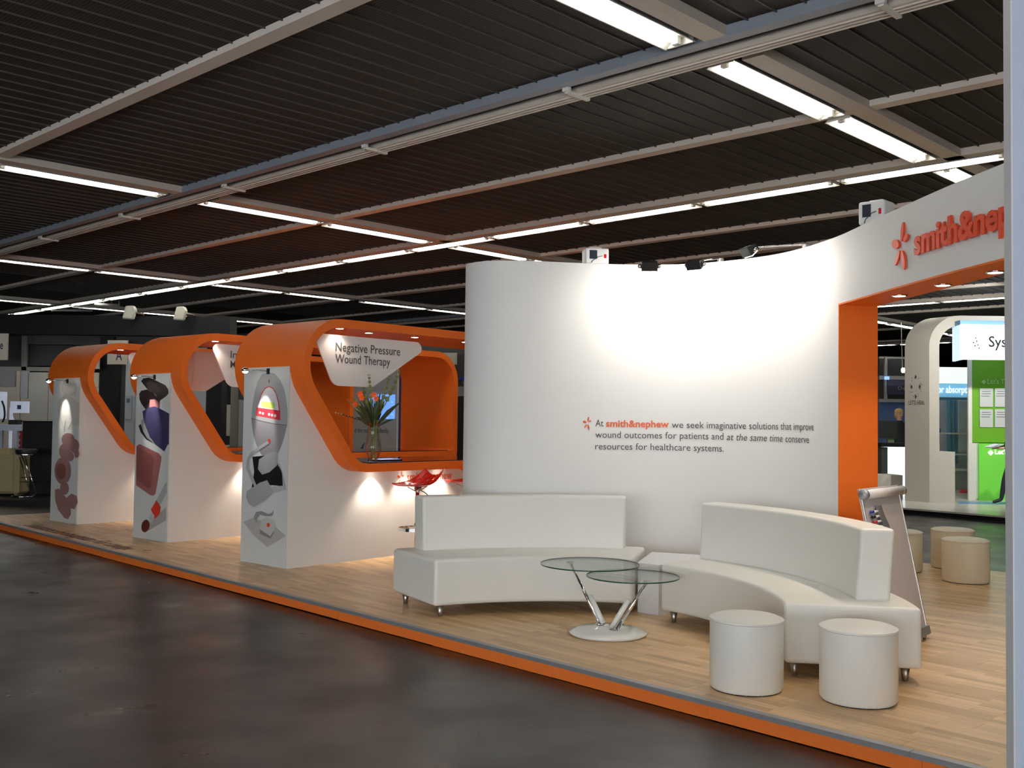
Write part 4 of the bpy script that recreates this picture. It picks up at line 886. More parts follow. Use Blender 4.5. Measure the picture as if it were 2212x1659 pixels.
def white_sign(label, box_, Yd, txt, tx, ty, w, size, col):
    t = thing('square_sign', label, 'sign', pt((box_[0] + box_[1]) / 2, box_[3], Yd))
    slab('sign_board', CREAMW, *box_, Yd, 0.05, t)
    if txt: o_ = pt(tx, ty, Yd - 0.005); put_text('sign_letter', txt, o_, X, Z, w, size, col, t, bold=0.01)
    return t
NAVY = mat('navy_ink', (0.03, 0.02, 0.08), 0.5)
white_sign('cream sign with a dark letter e, cut by the left edge of the picture', (-40, 15.5, 720, 777.5), 19.4, 'e', 0, 754, 0.055, 0.23, NAVY)
white_sign('cream sign with a dark letter seen inside the farthest booth', (232, 275, 735, 787), 19.9, 'A', 250, 778, 0.12, 0.28, NAVY)
white_sign('small blank cream sign at the left inside the farthest booth', (198, 214, 772, 797), 19.9, '', 0, 0, 0, 0, NAVY)
# white flood heads on the beam
for px, py, y1, lb in ((277, 674, 660, 'white floodlight head on the black fascia, left one'), (387, 676, 664, 'grey-white floodlight head on the black fascia, right one')):
    c = pt(px, py, 19.7); t = thing('fascia_floodlight', lb, 'lamp', c)
    MB().prism([c + Vector((-0.12, 0, -0.12)), c + Vector((0.07, 0, -0.13)), c + Vector((0.12, 0, 0.05)), c + Vector((0.08, 0, 0.13)), c + Vector((-0.06, 0, 0.12))], Y_ * 0.16).build('head', mat('lamp_head_white', (0.62, 0.62, 0.52), 0.5), t, bevel=0.02)
    MB().tube([c + Vector((0.1, 0.1, 0)), c + Vector((0.22, 0.2, -0.02)), c + Vector((0.22, 0.4, -0.12))], 0.015, 6).build('bracket', BRUSH, t)
    MB().prism([c + Vector((-0.11, -0.002, -0.125)), c + Vector((0.06, -0.002, -0.135)), c + Vector((0.06, 0.14, -0.135)), c + Vector((-0.11, 0.14, -0.125))], Z * -0.008).build('lens', MT['grey_mast'], t)
# hanging light rails near the far left ceiling
for k, (xa, xb, yy) in enumerate(((205, 258, 657), (165, 217, 662), (110, 200, 669))):
    a, b_ = pt(xa, yy, 23 + k), pt(xb, yy + 2, 23.4 + k); t = thing('hanging_light_rail', ('nearest', 'middle', 'farthest')[k] + ' of the hanging pipe rails near the ceiling above the black fascia', 'rail', (a + b_) / 2, 'hanging pipe rails')
    MB().tube([a, b_], 0.03, 8).build('pipe', mat('pipe_grey', (0.5, 0.5, 0.45), 0.4), t, True)
    for q in (0.02, 0.35, 0.68, 0.98): p = a.lerp(b_, q); MB().tube([p, Vector((p.x, p.y, CZ))], 0.012, 6).build('hanger', MT['pipe_grey'], t)
# wall monitor, table, armchair, bar, stool of the left stand
t = thing('wall_monitor', 'pale blue-white monitor with a cable in front of the cream wall at far left', 'monitor', pt(42, 892, 22.5))
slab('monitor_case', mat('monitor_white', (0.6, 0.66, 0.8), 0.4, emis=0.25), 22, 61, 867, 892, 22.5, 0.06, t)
slab('monitor_image', mat('monitor_image', (0.06, 0.08, 0.16), 0.4), 37, 45, 875, 884, 22.49, 0.01, t)
slab('monitor_stand', MT['monitor_white'], 20, 25, 880, 920, 22.6, 0.05, t, bot=0.1)
MB().tube(catmull([pt(37, 880, 22.46), pt(28, 884, 22.44), pt(27, 900, 22.44), pt(34, 916, 22.46)], 4), 0.012, 6).build('cable', MT['monitor_white'], t)
t = thing('white_table', 'white high table with square legs behind the beige armchair', 'table', pt(15, 960, 21.5))
slab('table_top', mat('table_white', (0.62, 0.66, 0.78), 0.4, emis=0.0), -60, 46, 917, 930, 21.3, 0.6, t)
for a in (-58, 27): slab('leg', MT['table_white'], a, a + 9, 930, 975, 21.35, 0.1, t, bot=0.1)
slab('leg', MT['table_white'], 0, 4, 930, 975, 21.7, 0.08, t, bot=0.1)
MB().tube(catmull([pt(5, 912, 21.4) , pt(10, 900, 21.4), pt(9, 880, 21.4), pt(4, 866, 21.4)], 4), 0.02, 6).build('flexible_arm', BLACKP, t)
slab('apparatus', MT['monitor_white'], -10, 5, 846, 905, 21.5, 0.2, t)
slab('base_unit', BLACKP, 18, 38, 907, 917, 21.5, 0.2, t)
t = thing('red_roll_banner', 'narrow red and white banner between the white table and the black bar', 'banner', pt(41, 968, 22.2)); slab('banner', mat('banner_red', (0.4, 0.03, 0.03), 0.6), 37, 46, 928, 1030, 22.2, 0.03, t, bot=0.1)
for k in range(3): slab('banner_stripe', MT['off_white_board'], 40, 43, 936 + k * 12, 941 + k * 12, 22.19, 0.01, t)
AB = mat('beige_fabric', (0.40, 0.34, 0.18), 0.8, bump=0.1)
t = thing('beige_armchair', 'beige boxy armchair cut by the left edge of the picture', 'armchair', pt(10, 1057, 19.6))
slab('seat_block', AB, -70, 32, 985, 1057, 19.5, 0.8, t, bot=0.14).modifiers.new('b', 'BEVEL').width = 0.05
slab('armrest', AB, 24, 40, 972, 1057, 19.5, 0.85, t, bot=0.12).modifiers.new('b', 'BEVEL').width = 0.05
slab('backrest', AB, -70, 26, 968, 1040, 20.2, 0.25, t, bot=0.2).modifiers.new('b', 'BEVEL').width = 0.05
for a in (-60, 34): slab('foot', BLACKP, a, a + 3, 1050, 1060, 19.55, 0.04, t, bot=0.1)
t = thing('black_bar_counter', 'tall plain black bar block left of the farthest booth', 'counter', pt(82, 1070, 19.95)); slab('block', BLACK, 47, 122, 911, 1070, 19.95, 0.7, t, bot=0.1)
slab('bar_top', mat('gloss_black', (0.01, 0.01, 0.01), 0.15), 46, 123, 909.5, 911.5, 19.9, 0.8, t)
bs = G(52, 1074, 0.1); bs = Vector((bs.x, 19.35, 0.1)); t = thing('black_bar_stool', 'black padded bar stool with slanted chrome legs before the black bar', 'stool', bs)
MB().lathe(bs, [(0.19, 0.80), (0.20, 0.82), (0.20, 0.88), (0.17, 0.90), (0.01, 0.905)], 24).build('seat', BLACKP, t, True, auto=True)
MB().lathe(bs, [(0.17, 0.785), (0.185, 0.79), (0.185, 0.80), (0.01, 0.80)], 24).build('seat_rim', CHROME, t)
for s_ in (-0.1, 0.0): MB().tube([bs + Vector((s_ - 0.05, 0, 0.79)), bs + Vector((s_ + 0.20, 0, 0.05)), bs + Vector((s_ - 0.1, 0, 0.02))], 0.012, 8).build('leg', CHROME, t, True)
MB().tube([bs + Vector((-0.15, 0.1, 0.78)), bs + Vector((0.05, 0.15, 0.3))], 0.012, 8).build('leg', CHROME, t, True)
for z in (0.28, 0.36): MB().tube([bs + Vector((-0.1, -0.02, z)), bs + Vector((0.25, -0.02, z))], 0.009, 6).build('foot_bar', CHROME, t)
MB().tube([bs + Vector((0.2 * math.cos(a) - 0.05, 0.2 * math.sin(a), 0.015)) for a in [k * math.pi / 10 for k in range(20)]], 0.013, 6, closed=True).build('base_ring', CHROME, t, True)

# grey back wall with screen seen through the nearest booth
gb = thing('grey_display_wall', 'grey display wall with a blue screen seen through the nearest booth', 'display wall', (-2.6, 20.6, 0.0))
slab('wall_board', GREYW, 700, 857, 735, 1060, 20.3, 0.1, gb, bot=0.0)
slab('edge_board', CREAMW, 857, 861, 735, 1060, 20.28, 0.12, gb, bot=0.0)
slab('navy_edge', mat('navy_board', (0.03, 0.03, 0.15), 0.6), 861, 866, 800, 1060, 20.3, 0.1, gb, bot=0.0)
t = gb
slab('screen', mat('blue_screen', (0.12, 0.30, 0.75), 0.3, emis=0.7), 797, 853, 852, 905, 20.26, 0.03, gb)
g = MB(); g.keep = True
for q in ell(828, 880, 20, 22, 0, 10): g.flat([pt(q[0], q[1], 20.25), pt(q[0] + 5, q[1] + 1, 20.25), pt(q[0] + 3, q[1] + 5, 20.25)])
g.build('screen_picture', mat('pale_blue', (0.25, 0.5, 0.9), 0.3, emis=0.7), gb)
o_ = pt(766, 934, 20.29); put_text('display_lettering', 'd the rest of our family.', o_, X, Z, (840 - 766) / F * 20.3, 0.13, mat('slate_ink', (0.06, 0.06, 0.10), 0.6), gb, bold=0.01)
g = MB(); g.keep = True; g.flat([pt(770, 985, 20.28), pt(782, 962, 20.28), pt(788, 955, 20.28), pt(784, 972, 20.28), pt(776, 988, 20.28)]); g.flat([pt(777, 990, 20.28), pt(785, 980, 20.28), pt(791, 973, 20.28), pt(787, 985, 20.28), pt(779, 993, 20.28)]); g.build('display_motif', MT['slate_ink'], gb)
# things in the slot right of the booths
rg = thing('dark_backdrop_stand', 'dark far stand glimpsed between the booths and the white wall', 'stand', (-1.3, 24, 0))
slab('dark_board', DARKG, 880, 1120, 728, 1060, 25.0, 0.1, rg, bot=0.0)
slab('light_board', CREAMW, 950, 987, 762, 787, 24.6, 0.1, rg)
slab('ledge_board', GREYW, 975, 1060, 835, 856, 24.6, 0.1, rg)
slab('black_counter', BLACK, 975, 1060, 857, 1010, 24.4, 0.5, rg, bot=0.0)
t = thing('blue_canopy', 'small blue canopy glimpsed between the orange frame and the white wall', 'canopy', pt(1000, 815, 23.5))
a = pt(988, 822, 23.5); MB().prism([a, a + X * 0.7, a + X * 0.55 + Z * 0.22, a + X * 0.2 + Z * 0.16], Y_ * 0.6).build('cloth', mat('canopy_blue', (0.02, 0.03, 0.32), 0.7), t)
MB().tube([a + Vector((0.12, 0.1, 0)), a + Vector((0.3, 0.1, -0.5))], 0.02, 6).build('strut', BRUSH, t); MB().tube([a + Vector((0.3, 0.1, -0.5)), Vector((a.x + 0.3, a.y + 0.1, 0.0))], 0.02, 6).build('pole', BRUSH, t)

# ================================================================ RIGHT-HAND NEIGHBOUR STAND
ns = thing('neighbour_stand', 'pale neighbour stand beyond the doorway with a grey arch and green walls', 'stand', (9.5, 21.5, 0))
p1_ = Vector((7.24, 19.21, 0)); p2_ = Vector((8.45, 17.63, 0)); dd = (p2_ - p1_).normalized()
pA = p1_ - dd * 3.2; pB = p2_ + dd * 3.0; nb = Vector((-dd.y, dd.x, 0)); nb = nb if nb.dot(Vector((1, 1, 0))) > 0 else -nb
NBW = mat('pale_stand_floor', (0.55, 0.54, 0.48), 0.25, noise=0.03)
MB().prism([pA, pB, pB + nb * 9, pA + nb * 9], Z * 0.02).build('plinth_recess', BLACK, ns)
MB().prism([pA + Z * 0.085, pB + Z * 0.085, pB + nb * 9 + Z * 0.085, pA + nb * 9 + Z * 0.085], Z * 0.03).build('stand_floor', NBW, ns)
MB().prism([pA + nb * 0.1 + Z * 0.02, pB + nb * 0.1 + Z * 0.02, pB + nb * 9 + Z * 0.02, pA + nb * 9 + Z * 0.02], Z * 0.064).build('plinth', BLACK, ns)
NG = mat('arch_grey', (0.50, 0.47, 0.41), 0.6, noise=0.03)
# arch: extruded rounded ribbon
def col(px, Yd): return (px - CX) / F * Yd
Ya = 20.55; xl = col(2008, Ya); th = 0.2; zt = D(2100, 682, Ya).z
ar = fillet([(xl, 0.115, 0), (xl, zt, 0), (xl + 4.2, zt, 0), (xl + 4.2, 0.115, 0)], [0, 0.62, 0.62, 0], 10); ar_i = fillet([(xl + th, 0.115, 0), (xl + th, zt - th, 0), (xl + 4.2 - th, zt - th, 0), (xl + 4.2 - th, 0.115, 0)], [0, 0.42, 0.42, 0], 10)
ext = Vector((-0.29, 0.52, 0)); lp = [[Vector((o.x, Ya, o.y)), Vector((o.x, Ya, o.y)) + ext, Vector((i.x, Ya, i.y)) + ext, Vector((i.x, Ya, i.y))] for o, i in zip(ar, ar_i)]
MB().ring(lp).build('arch', NG, ns, True, auto=True)
slab('base_block', NG, 2027, 2063, 976, 1087, 20.56, 0.5, ns, bot=0.115)
slab('low_block', NG, 1880, 1950, 1026, 1082, 21.6, 0.6, ns, bot=0.115)
slab('emblem_text', INK, 0, 0.1, 0, 0.1, 30, 0.001, ns) if False else None
o_ = pt(1965, 874, 20.42) ; 
zl = D(1966, 873, 20.9).z
lt = Vector((xl, Ya, 0)); ld = (-ext).normalized()
put_text('arch_lettering', "LET'S HEAL", lt + ext * 0.84 + Z * D(1966, 874, 20.9).z + Vector((-0.004, -0.003, 0)), ld, Z, 0.40, 0.12, INK, ns)
g = MB(); g.keep = True
for k in range(18):
    for q in range(2):
        a = 2 * math.pi * (k + q * 0.5) / 18; r = 0.12 + 0.025 * q
        if k % 2 == q: continue
        c = lt + ext * (0.55) + Vector((-0.004, -0.003, 0)) + ld * (r * math.cos(a)) + Z * (D(1980, 836, 20.9).z + 1.5 * r * math.sin(a))
        g.flat([c, c + ld * 0.012, c + ld * 0.012 + Z * 0.02, c + Z * 0.02])
for ang in (90, 0, 180, 270):
    c = lt + ext * 0.55 + Vector((-0.004, -0.003, 0)) + ld * (0.10 * math.cos(R_(ang))) + Z * (D(1980, 836, 20.9).z + 0.2 * math.sin(R_(ang)))
    g.flat([c + ld * -0.02, c + Z * -0.05, c + ld * 0.03, c + Z * 0.05])
g.build('arch_emblem', INK, ns)
for xx, yy in ((8.6, 17.6), (11.6, 17.4)):  # two unseen spotlights, added to brighten the neighbour stand
    sl_ = thing('added_spotlight', 'small added ceiling spotlight in front of the neighbour stand, ' + ('left' if xx < 10 else 'right') + ' one', 'lamp', (xx, yy, 4.0), 'added spotlights of the neighbour stand')
    MB().tube([(xx, yy, CZ), (xx, yy, 4.08)], 0.012, 6).build('stem', BRUSH, sl_); MB().tube([(xx, yy - 0.06, 4.09), (xx, yy + 0.07, 4.02)], [0.04, 0.05], 12).build('head', TROUGH, sl_, True)
    spot('added_stand_beam', (xx, yy + 0.09, 4.01), (xx, 21.5, 1.2), 330, 110, 0.9, (1, 0.97, 0.9), 0.05)
# light box sign
lb = thing('light_box_sign', 'glowing white light box sign starting with Sys, under the grey arch', 'sign', pt(2150, 777, 20.2))
LBM = mat('light_box_glow', (0.75, 0.88, 1.0), 0.5, emis=1.05, ecol=(0.85, 0.94, 1.0)); LBS = mat('light_box_side', (0.55, 0.78, 0.95), 0.5, emis=0.62, ecol=(0.7, 0.88, 1.0))
x0_, x1_ = col(2077, 20.2), col(2300, 20.2); z0_, z1_b = D(2120, 777, 20.2).z, D(2120, 701, 20.2).z; xs = col(2058, 20.9)
MB().prism([(x0_, 20.2, z0_), (x1_, 20.2, z0_), (x1_, 20.2, z1_b), (x0_, 20.2, z1_b)], Y_ * 0.05).build('front_panel', LBM, lb)
MB().prism([(x0_, 20.205, z0_), (x0_, 20.205, z1_b), (xs, 20.9, z1_b), (xs, 20.9, z0_)], X * 0.05).build('side_panel', LBS, lb)
MB().prism([(xs - 0.1, 20.3, z1_b), (x1_, 20.3, z1_b), (x1_, 21.2, z1_b), (xs - 0.1, 21.2, z1_b)], Z * 0.09).build('blue_cap', mat('sign_cap_blue', (0.2, 0.42, 0.75), 0.5), lb)
for xx in (x0_ + 0.3, x1_ - 0.3): MB().tube([(xx, 20.6, z1_b), (xx, 20.6, zt - th)], 0.015, 6).build('hanger', BRUSH, lb)
put_text('sign_lettering', 'Sys', pt(2136, 749, 20.19), X, Z, col(2174, 20.2) - col(2136, 20.2), 0.30, mat('sign_grey_ink', (0.03, 0.03, 0.035), 0.8, spec=0.1), lb, bold=0.012)
g = MB()
for x, y, r in ((2108, 730, 1.3), (2103, 740, 1.4), (2110, 737, 1.4), (2106, 747, 1.4), (2112.5, 745, 1.3), (2115, 752, 1.3), (2120, 742, 0.8), (2116, 728, .6), (2119, 734, .6), (2127, 740, .6), (2123, 750, .6)):
    g.obox(pt(x, y, 20.195), X, Y_, Z, (r / F * 20, 0.003, r / F * 20))
g.build('dot_emblem', MT['sign_grey_ink'], lb)
# green walls
gw = thing('green_display_wall', 'lime green display wall with four white sheets beneath the light box', 'display wall', pt(2150, 1055, 21.3))
slab('upper_green_board', GREEN, 2100, 2330, 776, 957, 21.5, 0.1, gw)
slab('white_post', mat('post_white', (0.66, 0.66, 0.6), 0.6), 2092, 2100, 776, 1050, 21.45, 0.05, gw, bot=0.115)
slab('white_base', MT['post_white'], 2092, 2116, 957, 1050, 21.4, 0.05, gw, bot=0.115)
slab('lower_green_board', mat('lit_green_board', (0.16, 0.62, 0.06), 0.5, emis=0.12), 2115, 2330, 959, 1056, 21.35, 0.2, gw, bot=0.115)  # lit look put into the colour: brighter green with a faint glow
SH = mat('sheet_white', (0.5, 0.52, 0.5), 0.6)
for i, (a, b_, c, d) in enumerate(((2116.5, 2145, 839, 879), (2149, 2182, 839, 879), (2116.5, 2145, 884, 923), (2149, 2182, 884, 923))):
    slab('sheet', SH, a, b_, c, d, 21.48, 0.01, gw)
    for k in range(3): slab('sheet_print', MT['sheet_ink'], a + 5 - k, b_ - 5 + k - (4 if k == 2 else 0), c + 6 + k * 5, c + 7 + k * 5, 21.475, 0.004, gw)
put_text('wall_lettering', "Let's Test", pt(2133, 829, 21.49), X, Z, 0.52, 0.15, mat('pale_green_ink', (0.45, 0.6, 0.3), 0.5), gw)
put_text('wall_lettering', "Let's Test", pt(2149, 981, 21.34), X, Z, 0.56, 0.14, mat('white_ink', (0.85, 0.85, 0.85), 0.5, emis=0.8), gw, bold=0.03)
for (x, y, r, yy, m_) in ((2125, 825, 4.2, 21.49, MT['pale_green_ink']), (2140, 978, 5.5, 21.34, MT['white_ink'])):
    c = pt(x, y, yy); k = r / F * 21; g = MB(); g.obox(c, (X + Z).normalized(), Y_, (Z - X).normalized(), (k * 0.8, 0.004, k * 0.8)); g.build('tick_box', m_, gw)
    g = MB(); g.keep = True; q = c - Y_ * 0.006; g.flat([q + Vector((-k * 0.5, 0, 0)), q + Vector((-k * 0.1, 0, -k * 0.45)), q + Vector((k * 0.6, 0, k * 0.5)), q + Vector((-k * 0.1, 0, -k * 0.1))]); g.build('tick', GREEN, gw)
MB().prism([Vector((col(2065, 20.4), 20.3, 0.1155)), Vector((col(2300, 20.4), 20.1, 0.1155)), Vector((col(2300, 21.0), 20.9, 0.1155)), Vector((col(2065, 21.0), 20.9, 0.1155))], Z * 0.002).build('blue_floor_stripe', mat('stripe_blue', (0.12, 0.28, 0.5), 0.4), ns)
g = MB(); g.keep = True
for a, b_, c in ((2133, 1058, 2137), (2152, 1062, 2143)):
    g.flat([G(a, b_, .119), G(a + 4, b_, .119), G(2140, 1076, .119), G(2136, 1076, .119)])
g.build('floor_motif', mat('floor_motif_grey', (0.35, 0.38, 0.36), 0.4), ns)
# blue banner stand
bb = thing('blue_banner_stand', 'white and light blue banner lettered or absorpti, behind the grey arch', 'banner', pt(2060, 1030, 24.5))
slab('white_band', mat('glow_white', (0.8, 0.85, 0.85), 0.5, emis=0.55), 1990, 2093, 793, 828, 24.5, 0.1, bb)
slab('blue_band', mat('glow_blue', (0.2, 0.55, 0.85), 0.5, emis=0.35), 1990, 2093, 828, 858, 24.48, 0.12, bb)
slab('shadow_band', mat('slate_blue_shade', (0.13, 0.25, 0.36), 0.6), 1990, 2093, 858, 864, 24.5, 0.1, bb)  # dark strip painting the shade under the blue band
put_text('banner_lettering', 'or absorpti', pt(2025.5, 848, 24.47), X, Z, (2091.5 - 2025.5) / F * 24.5, 0.235, MT['white_ink'], bb, bold=0.01)
slab('back_board', LGREY, 1990, 2093, 864, 1036, 25.4, 0.1, bb, bot=0.116)
for x in range(2046, 2070, 4): slab('curtain_strip', mat('curtain_blue', (0.16, 0.33, 0.42), 0.6), x, x + 3.4, 864, 1002, 24.9 + 0.03 * ((x // 4) % 2), 0.03, bb)
slab('pale_screen', mat('pale_screen', (0.52, 0.57, 0.6), 0.5), 2071, 2093, 866, 975, 24.8, 0.03, bb)
slab('shelf', MT['post_white'], 2000, 2093, 935, 938, 24.6, 0.4, bb); slab('shelf', MT['post_white'], 2000, 2093, 980, 983, 24.6, 0.4, bb); slab('shelf', MT['post_white'], 2000, 2093, 1012, 1017, 24.6, 0.4, bb)
slab('drawer_unit', GREYW, 2000, 2093, 1017, 1034, 24.7, 0.3, bb, bot=0.116)
t = thing('blue_bottle', 'small blue bottle on the shelf behind the grey arch', 'bottle', pt(2028, 934, 24.6)); c = pt(2028.5, 935, 24.7); MB().lathe(c, [(0.035, 0), (0.035, 0.09), (0.012, 0.12), (0.012, 0.15)], 12).build('bottle_body', mat('bottle_blue', (0.02, 0.08, 0.5), 0.3), t, True)
t = thing('red_bag', 'small red bag on the floor beside the green wall', 'bag', pt(2084, 1034, 24.4)); c = pt(2084, 1034, 23.6); MB().sphere(Vector((c.x, 23.6, 0.11)), 0.11, 10, 6, (1.3, 0.8, 0.9)).build('bag_body', mat('bag_red', (0.35, 0.02, 0.03), 0.6), t, True)
# far office stand with lit counter, monitor
os_ = thing('blue_office_stand', 'far stand with blue back wall and grey shelving, left of the grey arch', 'stand', (9.5, 27, 0))
slab('blue_board', mat('office_blue', (0.10, 0.17, 0.36), 0.6), 1900, 1965, 868, 965, 27.5, 0.1, os_, bot=0.116)
slab('upper_panel', DARKG, 1900, 1965, 770, 868, 27.6, 0.1, os_)
for y0, y1 in ((812, 820), (862, 869), (771, 775)): slab('shelf_rail', MT['rail_grey'], 1900, 1965, y0, y1, 27.3, 0.1, os_)
slab('shelf_post', MT['rail_grey'], 1912, 1917, 771, 869, 27.25, 0.1, os_)
slab('dark_sign_board', mat('sign_navy', (0.03, 0.03, 0.07), 0.5), 1917, 1965, 820, 852, 27.2, 0.05, os_); put_text('board_lettering', 'De', pt(1940, 842, 27.18), X, Z, 0.2, 0.13, GREYW, os_)
slab('blue_lamp', mat('blue_glow', (0.2, 0.35, 1), emis=1.2), 1911, 1921, 813, 820, 27.1, 0.03, os_)
t = thing('lit_counter', 'glowing white counter block left of the grey arch', 'counter', pt(1936, 1027, 24)); slab('glowing_block', mat('glow_counter', (0.9, 0.95, 1), emis=1.1), 1918, 1962, 966, 1027, 24.0, 0.5, t, bot=0.116); slab('counter_top', BLACK, 1905, 1965, 957, 965.5, 23.9, 0.7, t); slab('counter_side', DARKG, 1904, 1917.5, 966, 1027, 24.0, 0.5, t, bot=0.116)
mz = D(1915, 957, 24.2).z
t = thing('desk_monitor', 'black desktop monitor in front of the blond person', 'monitor', pt(1925, 957, 24.2)); slab('monitor_panel', BLACKP, 1900, 1937, 909, 947, 24.2, 0.04, t); slab('monitor_foot', BRUSH, 1918, 1932, 947, 957, 24.3, 0.1, t, bot=mz)
t = thing('small_spotlight', 'small bright round spotlight glowing left of the grey arch', 'lamp', pt(1951, 800, 22)); MB().sphere(pt(1951, 800, 22), 0.05, 12, 8, (0.9, 0.6, 1.1)).build('lamp_glow', MT['lit_halogen'], t, True)
MB().tube([pt(1951, 800, 22) + Y_ * 0.04, Vector((pt(1951, 800, 22).x, 22.1, zt))], 0.01, 6).build('stem', BRUSH, t)

# ================================================================ PEOPLE
def skin_body(name, joints, bones, mats, matfun, parent):
    me = bpy.data.meshes.new(name); keys = list(joints); me.from_pydata([joints[k][0] for k in keys], [(keys.index(a), keys.index(b)) for a, b in bones], [])
    o = bpy.data.objects.new(name, me); C.objects.link(o); sk = o.modifiers.new('s', 'SKIN'); sk.use_smooth_shade = True
    for i, k in enumerate(keys):
        r = joints[k][1]; me.skin_vertices[0].data[i].radius = r if isinstance(r, tuple) else (r, r); me.skin_vertices[0].data[i].use_root = (k == 'pelvis')
    o.modifiers.new('ss', 'SUBSURF').levels = 2
    dg = bpy.context.evaluated_depsgraph_get(); m2 = bpy.data.meshes.new_from_object(o.evaluated_get(dg)); bpy.data.objects.remove(o)
    for q in mats: m2.materials.append(q)
    for p in m2.polygons: p.material_index = matfun(p.center); p.use_smooth = True
    r = bpy.data.objects.new(name, m2); C.objects.link(r); r.parent = parent; r.matrix_parent_inverse = parent.matrix_basis.inverted(); return r
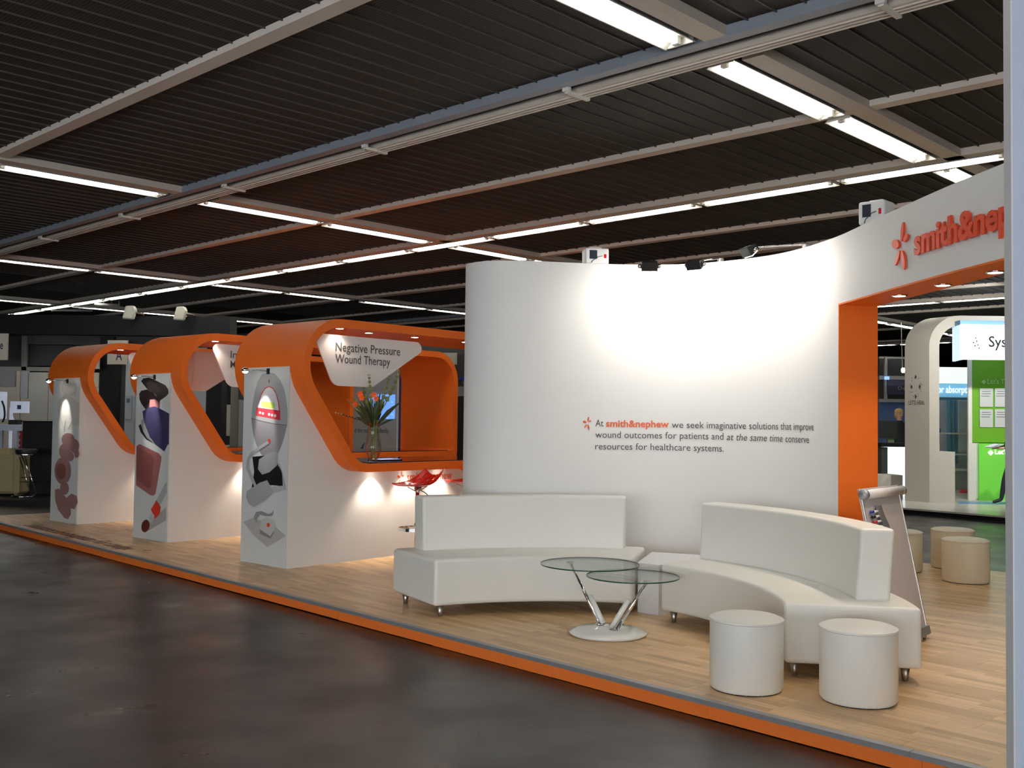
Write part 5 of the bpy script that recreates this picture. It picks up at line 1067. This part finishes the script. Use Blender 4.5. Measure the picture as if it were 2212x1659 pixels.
def person(loc, yaw, label, top, legs_c, hair_c, pose):
    L = Vector(loc); t = thing('person', label, 'person', L); cy, sy = math.cos(yaw), math.sin(yaw)
    def W3(x, y, z): return L + Vector((x * cy - y * sy, x * sy + y * cy, z))     # +y = facing direction
    SKN = mat('skin', (0.62, 0.38, 0.27), 0.5); T_ = mat('cloth_' + label[:12].replace(' ', '_'), top, 0.8); LG = mat('trousers_' + label[:12].replace(' ', '_'), legs_c, 0.8)
    J = {'pelvis': (W3(0, 0, 0.93), (0.15, 0.11)), 'waist': (W3(0, 0, 1.08), (0.14, 0.10)), 'chest': (W3(0, 0.0, 1.30), (0.165, 0.115)), 'neck0': (W3(0, 0, 1.46), 0.07), 'neck': (W3(0, 0.01, 1.53), 0.052), 'head': (W3(0, 0.02, 1.62), 0.085), 'crown': (W3(0, 0.015, 1.71), 0.075)}
    B = [('pelvis', 'waist'), ('waist', 'chest'), ('chest', 'neck0'), ('neck0', 'neck'), ('neck', 'head'), ('head', 'crown')]
    for s, sg in (('l', -1), ('r', 1)):
        st = pose['step'] * sg
        J['hip' + s] = (W3(0.09 * sg, 0, 0.87), 0.095); J['knee' + s] = (W3(0.10 * sg, st * 0.55 + 0.03, 0.48), 0.06); J['ankle' + s] = (W3(0.10 * sg, st, 0.09), 0.04); J['toe' + s] = (W3(0.11 * sg, st + 0.17, 0.035), 0.033)
        J['sh' + s] = (W3(0.185 * sg, 0, 1.40), 0.058)
        if pose['arms'] == 'hold': J['el' + s] = (W3(0.23 * sg, 0.06, 1.13), 0.042); J['wr' + s] = (W3(0.10 * sg, 0.29, 1.10), 0.028); J['hd' + s] = (W3(0.06 * sg, 0.35, 1.11), 0.03)
        else: J['el' + s] = (W3(0.24 * sg, -0.02, 1.12), 0.042); J['wr' + s] = (W3(0.22 * sg, 0.12, 0.92), 0.028); J['hd' + s] = (W3(0.21 * sg, 0.19, 0.88), 0.03)
        B += [('pelvis', 'hip' + s), ('hip' + s, 'knee' + s), ('knee' + s, 'ankle' + s), ('ankle' + s, 'toe' + s), ('chest', 'sh' + s), ('sh' + s, 'el' + s), ('el' + s, 'wr' + s), ('wr' + s, 'hd' + s)]
        for f in range(5):
            hd = J['hd' + s][0]; nm = 'f%d%s' % (f, s); dirv = W3(-0.25 * sg + 0.0, 1, -0.35) - L; dirv = Vector((dirv.x, dirv.y, -0.35)).normalized(); side = W3(1, 0, 0) - L
            off = side * ((f - 1.5) * 0.018) if f < 4 else side * (-0.045 * sg)
            J[nm] = (hd + off + dirv * (0.04 if f < 4 else 0.015), 0.009); J[nm + 't'] = (hd + off * 1.1 + dirv * ((0.075, 0.085, 0.08, 0.065, 0.045)[f]), 0.0075); B += [('hd' + s, nm), (nm, nm + 't')]
    def mf(c):
        z = c.z - L.z; hands = min((c - J['hd' + s][0]).length for s in 'lr')
        if z < 0.085: return 3
        if hands < 0.115: return 0
        if z > 1.49: return 0
        if z > 0.95 or (pose['arms'] != 'hold' and min((c - J['wr' + s][0]).length for s in 'lr') < 0.09): return 1
        return 2
    skin_body('body', J, B, [SKN, T_, LG, BLACKP], mf, t)
    hd = W3(0, 0.025, 1.63); EY = mat('eye_dark', (0.03, 0.02, 0.02), 0.3)
    for s in (-1, 1): MB().sphere(W3(0.032 * s, 0.108, 1.64), 0.010, 8, 6).build('eye', EY, t, True); MB().sphere(W3(0.088 * s, 0.01, 1.63), 0.022, 8, 6, (0.5, 0.9, 1.3)).build('ear', SKN, t, True)
    MB().tube([W3(0, 0.105, 1.645), W3(0, 0.128, 1.612), W3(0, 0.105, 1.603)], [0.008, 0.014, 0.008], 6).build('nose', SKN, t, True)
    MB().tube([W3(-0.024, 0.103, 1.578), W3(0, 0.112, 1.576), W3(0.024, 0.103, 1.578)], 0.006, 6).build('mouth', mat('lip', (0.45, 0.15, 0.12), 0.5), t, True)
    h = MB(); h.sphere(W3(0, -0.012, 1.69), 0.104, 16, 10, (1, 1, 0.95)); h.sphere(W3(0, -0.05, 1.62), 0.095, 12, 8, (1.05, 0.7, 1.15)); h.build('hair', mat('hair_' + label[:8].replace(' ', '_'), hair_c, 0.7, noise=0.3, nscale=40), t, True)
    return t, J
w1, J1 = person((col(2192, 20.2), 20.2, 0.116), R_(90), 'person in dark trousers walking left with papers, mostly hidden behind the bluish panel', (0.015, 0.016, 0.02), (0.012, 0.018, 0.03), (0.08, 0.05, 0.03), {'step': 0.22, 'arms': 'hold'})
hl = (J1['hdl'][0] + J1['hdr'][0]) / 2 + Vector((-0.04, 0, 0.03))
t = thing('paper_stack', 'sheets of white paper held by the walking person', 'paper', hl)
for k in range(3): MB().obox(hl + Vector((-0.02 * k, 0.01 * k, 0.006 * k)), Vector((0.95, 0.1 * k, 0.3)).normalized(), Y_, Vector((-0.3, 0, 0.95)).normalized(), (0.11, 0.14, 0.0015)).build('sheet', mat('paper_white', (0.7, 0.75, 0.85), 0.6), t)
MB().box(col(1890, 25), col(2000, 25), 24.9, 27.4, 0.116, 0.27).build('riser', DARKG, os_)
person((col(1943, 25.2), 25.2, 0.27), R_(190), 'blond person in a dark jacket standing behind the black monitor', (0.02, 0.022, 0.026), (0.02, 0.02, 0.03), (0.50, 0.30, 0.12), {'step': 0.0, 'arms': 'down'})
